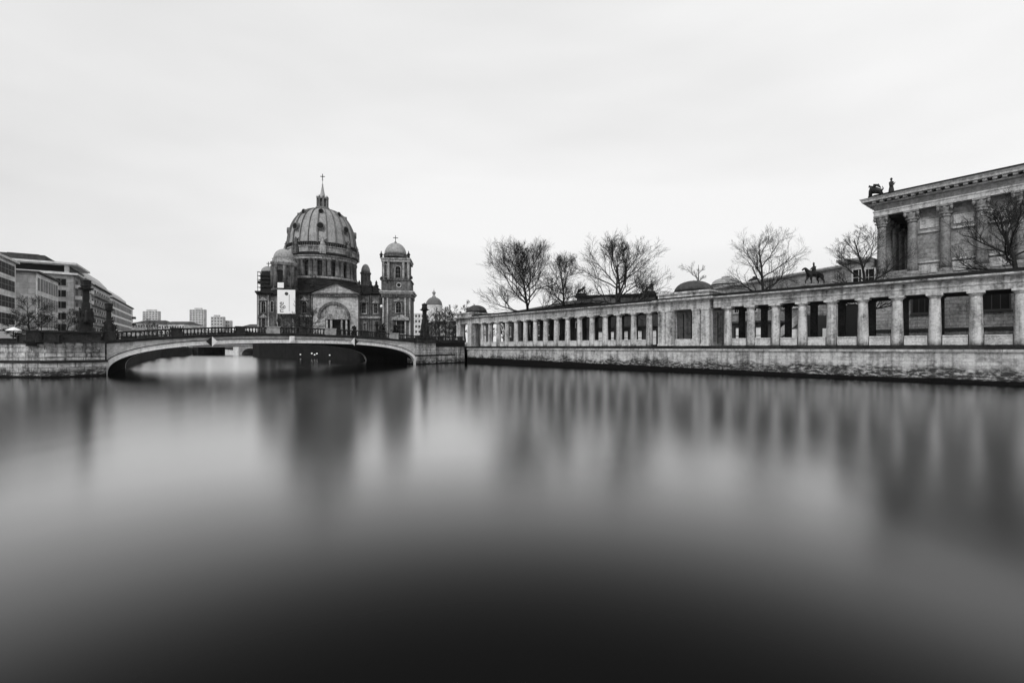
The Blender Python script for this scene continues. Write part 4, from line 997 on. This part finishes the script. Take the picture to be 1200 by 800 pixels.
# ------------------------------------------------------------------ bare trees
def tree(px,Y,ytop,wpx,label,seed,trunk_h=.28,spread=1.0,base=GZ,lev=4,grp=None,mat='bark',dens=1.0,lean=0,name='bare_tree',stems=1,twig=1.0):
    rnd=random.Random(seed); X,_=wp(px,Y); H=CZ+(HY-ytop)/F*Y-base; Wd=wpx/F*Y/2
    t=thing(name,label,'tree',(X,Y,base),rnd.random()*0,grp or 'bare winter trees')
    tr=MB(); cr=MB()
    r0=H*.019
    minr=.013*twig
    def grow(p,d,L,r,lv):
        n=3 if lv>=3 else 5
        pts=[p]; rad=[r]; dd=d.copy(); q=p.copy()
        for i in range(n):
            up=.10 if lv<3 else .02
            dd=(dd+Vector((rnd.gauss(0,.19),rnd.gauss(0,.19),rnd.gauss(0,.15)+up*.5))).normalized()
            q=q+dd*L/n; pts.append(q.copy()); rad.append(max(minr,r*(1-.62*(i+1)/n)))
        cr.tube(pts,rad,5 if lv<2 else 3)
        if lv>=lev: return
        nb={1:9,2:7,3:7}.get(lv,5); nb=max(2,int(nb*dens+.5))
        for k in range(nb):
            f=.25+.75*(k+rnd.random()*.6)/nb; f=min(f,1)
            i=min(n-1,int(f*n)); pp=pts[i].lerp(pts[i+1],f*n-i); rr=rad[i]*.55
            base_d=(pts[i+1]-pts[i]).normalized()
            ang=rnd.uniform(.35,.85); az=rnd.uniform(0,2*PI)
            a=base_d.orthogonal().normalized(); bb=base_d.cross(a)
            nd=(base_d*math.cos(ang)+(a*math.cos(az)+bb*math.sin(az))*math.sin(ang))
            nd.z+=.12; nd.normalize()
            grow(pp,nd,L*rnd.uniform(.44,.68)*(1.1-.3*f),max(minr,rr),lv+1)
    for s_ in range(stems):
        off=Vector(((s_-(stems-1)/2)*.6,0,0)); th=H*trunk_h
        pts=[off+Vector((0,0,-.1)),off+Vector((rnd.gauss(0,.1),rnd.gauss(0,.1),th*.5)),off+Vector((lean*th+rnd.gauss(0,.2),rnd.gauss(0,.2),th))]
        rr=[r0*1.25,r0,r0*.85]
        # leader continues through the crown
        top=pts[-1]; q=top.copy(); lead=[q.copy()]; lr=[r0*.85]; d=Vector((lean,0,1)).normalized()
        for i in range(6):
            d=(d+Vector((rnd.gauss(0,.09),rnd.gauss(0,.09),.05))).normalized(); q=q+d*(H-th)*.92/6; lead.append(q.copy()); lr.append(r0*.85*(1-.88*(i+1)/6))
        tr.tube(pts,rr,9)
        cr.tube(lead,lr,7)
        nl=max(6,int(17*dens/ (stems**.5)))
        for k in range(nl):
            f=(k+rnd.random()*.5)/nl*.85; i=min(5,int(f*6)); pp=lead[i].lerp(lead[i+1],f*6-i)
            az=k*2.4+rnd.uniform(-.4,.4); el=R(8+62*f)+rnd.uniform(-.12,.12)
            dv_=Vector((math.cos(az)*math.cos(el),math.sin(az)*math.cos(el),math.sin(el)))
            cz_=th*.75+(H-th*.75)*.5; A=(dv_.x**2+dv_.y**2)/Wd**2+dv_.z**2/((H-th*.75)*.5)**2
            Bq=(pp.x*dv_.x+pp.y*dv_.y)/Wd**2+(pp.z-cz_)*dv_.z/((H-th*.75)*.5)**2; Cq=(pp.x**2+pp.y**2)/Wd**2+(pp.z-cz_)**2/((H-th*.75)*.5)**2-1
            Dq=Bq*Bq-A*Cq; Lx=((-Bq+math.sqrt(Dq))/A if Dq>0 else .6*Wd)*spread*rnd.uniform(.86,1.04); Lx=min(max(Lx,H*.08),1.1*max(Wd,(H-th)*.6))
            grow(pp,Vector((math.cos(az)*math.cos(el),math.sin(az)*math.cos(el),math.sin(el))),Lx,lr[i]*.58,1)
    tr.build('trunk',M[mat],t,recalc=False); cr.build('crown',M[mat],t,recalc=False)
    return t
tree(620,90,295,108,'large bare tree spreading over the colonnade roof, left of the group of three',11,.32)
tree(661,88,304,66,'thinner bare tree between the two broad crowns over the colonnade',12,.34,dens=.8)
tree(724,80,289,104,'broad bare tree with two stems in front of the dark museum block',13,.34,stems=2,dens=.8)
tree(755,92,318,36,'small faint bare tree right of the two stemmed tree',14,.3,dens=.7,mat='bark2',twig=.7)
tree(812,96,304,24,'pale thin bare tree rising behind the middle pavilion dome',15,.4,dens=.7,mat='bark2',twig=.7)
tree(896,72,275,72,'round crowned bare tree in front of the pale museum, left of the rider',16,.3,dens=.85,twig=.6)
tree(1016,51,268,74,'bare tree with upright twigs at the museum porch',17,.3,dens=.8,twig=.55)
tree(1194,44,236,104,'bare tree with dark forking limbs at the right edge of the photo',18,.45,dens=.8,twig=.7)
tree(545,120,347,14,'slim upright bare tree behind the end pavilion',19,.3,.7,dens=.7)
tree(556,124,352,14,'second slim bare tree behind the end pavilion, the right one',20,.3,.7,dens=.7)
k=0
for px,Y,yt,w_,lab in ((506,170,366,16,'bare tree in front of the palace dome, first of the row'),(515,165,358,14,'bare tree right below the palace dome'),(523,160,356,14,'tall thin bare tree between palace dome and colonnade'),(531,155,352,14,'tallest thin bare tree just left of the end pavilion'),(537,140,360,10,'thin bare tree touching the end pavilion'),
    (511,150,366,16,'dense low bare tree in front of the palace walls'),(527,145,364,14,'low bare tree left of the end pavilion'),(533,138,372,12,'lowest bare tree beside the end pavilion wall'),
    (573,128,372,14,'low bare tree seen through the leftmost columns'),(590,122,374,14,'low bare tree seen through the columns under the left of the large crown'),
    (352,150,360,22,'bare tree before the cathedral below the banner'),(366,150,356,26,'bare tree before the cathedral arch, left side'),(330,150,372,16,'low bare tree at the left foot of the cathedral'),
    (38,66,349,34,'bare tree on the quay before the pale building end wall'),(52,72,366,22,'smaller bare tree on the quay before the pale building windows'),(80,76,362,20,'thin bare tree on the quay before the tall flats'),(20,62,368,22,'low bare tree on the quay at the left edge'),
    (172,240,374,18,'far bare tree before the grey house row'),(182,240,376,18,'far bare tree before the house row, beside the tower'),(196,260,378,16,'far bare tree before the pale low house'),(208,280,380,14,'far bare tree at the end of the low houses')):
    k+=1; tree(px,Y,yt,w_,lab,40+k,.22,1.0,dens=.95 if 115<Y<180 else .75,lev=3 if Y>180 or 115<Y<180 else 4,mat='bark',twig=1.8 if Y>115 else .7)
# dark shrubs
def shrub(px,Y,ytop,wpx,label,seed,zb=GZ):
    rnd=random.Random(seed); X,_=wp(px,Y); H=CZ+(HY-ytop)/F*Y-zb; W_=wpx/F*Y/2
    b=MB()
    for k in range(420):
        a=rnd.uniform(0,2*PI); rr=rnd.random()**.5; zz_=rnd.random()
        r=W_*rr*math.sqrt(max(0,1-(zz_*.95)**2))*(.8+.35*math.sin(3*a+seed)); p=Vector((r*math.cos(a),r*math.sin(a),H*zz_*(.85+.3*rnd.random())))
        s=rnd.uniform(.12,.28)*max(.6,H/2.5); n=Vector((rnd.gauss(0,1),rnd.gauss(0,1),rnd.gauss(0,1))).normalized(); t1=n.orthogonal().normalized()*s; t2=n.cross(t1).normalized()*s
        b.add([p-t1,p+t2*.6,p+t1,p-t2*.6],[(0,1,2,3)])
    b2_=MB()
    for k in range(6): 
        a=k*1.05; b2_.tube([(0,0,-.05),(W_*.3*math.cos(a),W_*.3*math.sin(a),H*.7)],[.05,.02],5)
    t=thing('shrub',label,'shrub',(X,Y,zb),0,'dark shrubs'); b.build('foliage',M['bush'],t,recalc=False); b2_.build('stems',M['bark'],t)
shrub(128,80,376,18,'dark round shrub at the foot of the far left pylon',1)
shrub(463,120,384,12,'dark shrub before the cathedral tower door',2)
shrub(448,118,382,10,'dark shrub left of the cathedral tower door',3)
shrub(415,125,385,9,'low dark shrub at the right of the cathedral arch',4)
for i,(px,Y,yt,w_,lab) in enumerate(((168,98,402,14,'dark shrub on the left bank seen under the arch, nearest'),(185,125,402,14,'dark shrub on the left bank seen under the arch, second'),(205,150,402,14,'dark shrub on the left bank seen under the arch, third'),(220,170,402,12,'dark shrub on the left bank seen under the arch, farthest'))):
    X,_=wp(px,Y); shrub(px-6,Y+3,yt-3,w_,lab,10+i)
# promenade under the right side: lamps, kiosk
for px,py,Y,lab in ((353.5,415.2,112,'single small lit lamp at the left on the dark far quay'),(367,414,112,'lit lamp on the dark far quay, left of the three together'),(370.3,415.5,111,'lit lamp on the dark far quay, lowest of the three together'),(373,414.2,112,'lit lamp on the dark far quay, right of the three together'),(388,416,106,'single small lit lamp at the right on the dark far quay')):
    # lamps stand out from the face of the quay wall
    A_=Vector((-31,99)); B_=Vector((-89,160)); ax=(px-CX)/F
    # intersect the sight line with the wall
    d=B_-A_; s_=(A_.x-ax*A_.y)/(ax*d.y-d.x); q=A_+d*s_; nrm=Vector((-d.y,d.x)).normalized()
    if nrm.dot(-A_)<0: nrm=-nrm
    q=q+nrm*.35; z=CZ+(HY-py)/F*q.y
    t=thing('wall_lamp',lab,'lamp',(q.x,q.y,z),math.atan2(nrm.y,nrm.x),'lit lamps on the far quay')
    MB().lathe([(.02,-.17),(.16,-.11),(.21,0),(.16,.11),(.02,.17)],12).build('globe',M['lamp'],t)
    MB().box(-.36,-.15,-.04,.04,-.04,.04).build('bracket',M['iron'],t)
# white van and parasol at the left edge
vx,vy=wp(5,66); vn=thing('delivery_van','white box van parked on the quay at the left edge','van',(vx,vy,3.1),1.25)
MB().prism([(-2.6,.45),(1.6,.45),(2.5,.5),(2.55,1.2),(1.9,1.35),(1.45,2.2),(-2.6,2.25)],-.95,.95).build('body',M['white'],vn)
MB().prism([(1.35,1.35),(1.85,1.38),(1.45,2.05),(.7,2.05),(.7,1.35)],-.97,.97).build('cab_window',M['glass'],vn)
for sx in (-1.7,1.7):
    for sy in (-.85,.85): MB().tube([(sx,sy-.12,.36),(sx,sy+.12,.36)],[.36,.36],18,sm=False).build('wheel',M['iron'],vn)
px_,py_=wp(16,60); ps=thing('parasol','closed roof white parasol on the quay near the left edge','parasol',(px_,py_,GZ+.4))
MB().lathe([(.03,0),(.03,2.2)],8).lathe([(.3,0),(.3,.08)],12).build('pole',M['iron'],ps)
MB().lathe([(.75,1.85),(.72,1.95),(.4,2.15),(.02,2.35)],8,sm=False).build('canopy',M['white'],ps)
# ------------------------------------------------------------------ haze
hz=MB().box(-2900,2900,-2900,2900,-1.2,130).mesh('haze',None) if False else None
me=MB().box(-3050,3050,-3050,3050,-1.2,135)
m=bpy.data.materials.new('pale_haze'); m.use_nodes=True; nt=m.node_tree; nt.nodes.clear()
out=nt.nodes.new('ShaderNodeOutputMaterial'); pv=nt.nodes.new('ShaderNodeVolumePrincipled'); pv.inputs['Color'].default_value=(.95,.95,.95,1); pv.inputs['Density'].default_value=.00006; pv.inputs['Anisotropy'].default_value=.2
nt.links.new(pv.outputs[0],out.inputs['Volume'])
h=me.build('haze',m); h['kind']='stuff'
# ------------------------------------------------------------------ sky, sun, camera
W=bpy.data.worlds.new('World'); S.world=W; W.use_nodes=True; nt=W.node_tree; nt.nodes.clear()
out=nt.nodes.new('ShaderNodeOutputWorld'); bg=nt.nodes.new('ShaderNodeBackground'); bg.inputs['Strength'].default_value=.1
sky=nt.nodes.new('ShaderNodeTexSky'); sky.sky_type='NISHITA'; sky.sun_disc=False; SE,SAZ=R(42),R(215); sky.sun_elevation=SE; sky.sun_rotation=SAZ
bw=nt.nodes.new('ShaderNodeRGBToBW'); nt.links.new(sky.outputs[0],bw.inputs[0])
tc=nt.nodes.new('ShaderNodeTexCoord'); mp=nt.nodes.new('ShaderNodeMapping'); mp.inputs['Rotation'].default_value=(0,R(24),R(20)); mp.inputs['Scale'].default_value=(.5,1.2,2.6); nt.links.new(tc.outputs['Generated'],mp.inputs[0])
nz=noise(nt,mp.outputs[0],1.3,4,.5)
cl=ramp(nt,nz,[(.34,.77),(.66,.97)])
ov=mth(nt,'MULTIPLY',cl,10.1)                    # overcast deck
mixv=nt.nodes.new('ShaderNodeMix'); mixv.data_type='FLOAT'; mixv.inputs[0].default_value=.93; nt.links.new(mth(nt,'MINIMUM',bw.outputs[0],14.0),mixv.inputs[2]); nt.links.new(ov,mixv.inputs[3])
nt.links.new(mixv.outputs[0],bg.inputs['Color']); nt.links.new(bg.outputs[0],out.inputs[0])
sd=bpy.data.lights.new('sun','SUN'); sd.energy=2.0; sd.angle=R(15); so=bpy.data.objects.new('sun',sd); COL.objects.link(so)
# light comes from behind the camera, on the left
dv=Vector((-math.sin(R(18))*math.cos(SE),-math.cos(R(18))*math.cos(SE),math.sin(SE)))
so.rotation_euler=dv.to_track_quat('Z','Y').to_euler()
cam=bpy.data.cameras.new('camera'); co=bpy.data.objects.new('camera',cam); COL.objects.link(co); S.camera=co
cam.lens=16; cam.sensor_width=36; cam.clip_start=.1; cam.clip_end=9000
co.location=(0,0,CZ); co.rotation_euler=(R(90),0,0); cam.shift_y=(HY-400)/1200
S.view_settings.view_transform='Standard'; S.view_settings.look='None'; S.view_settings.gamma=1; S.view_settings.exposure=0
S.cycles.use_denoising=True
try: S.cycles.denoiser='OPENIMAGEDENOISE'
except Exception: pass
S.cycles.max_bounces=6; S.cycles.volume_bounces=1; S.cycles.sample_clamp_indirect=4
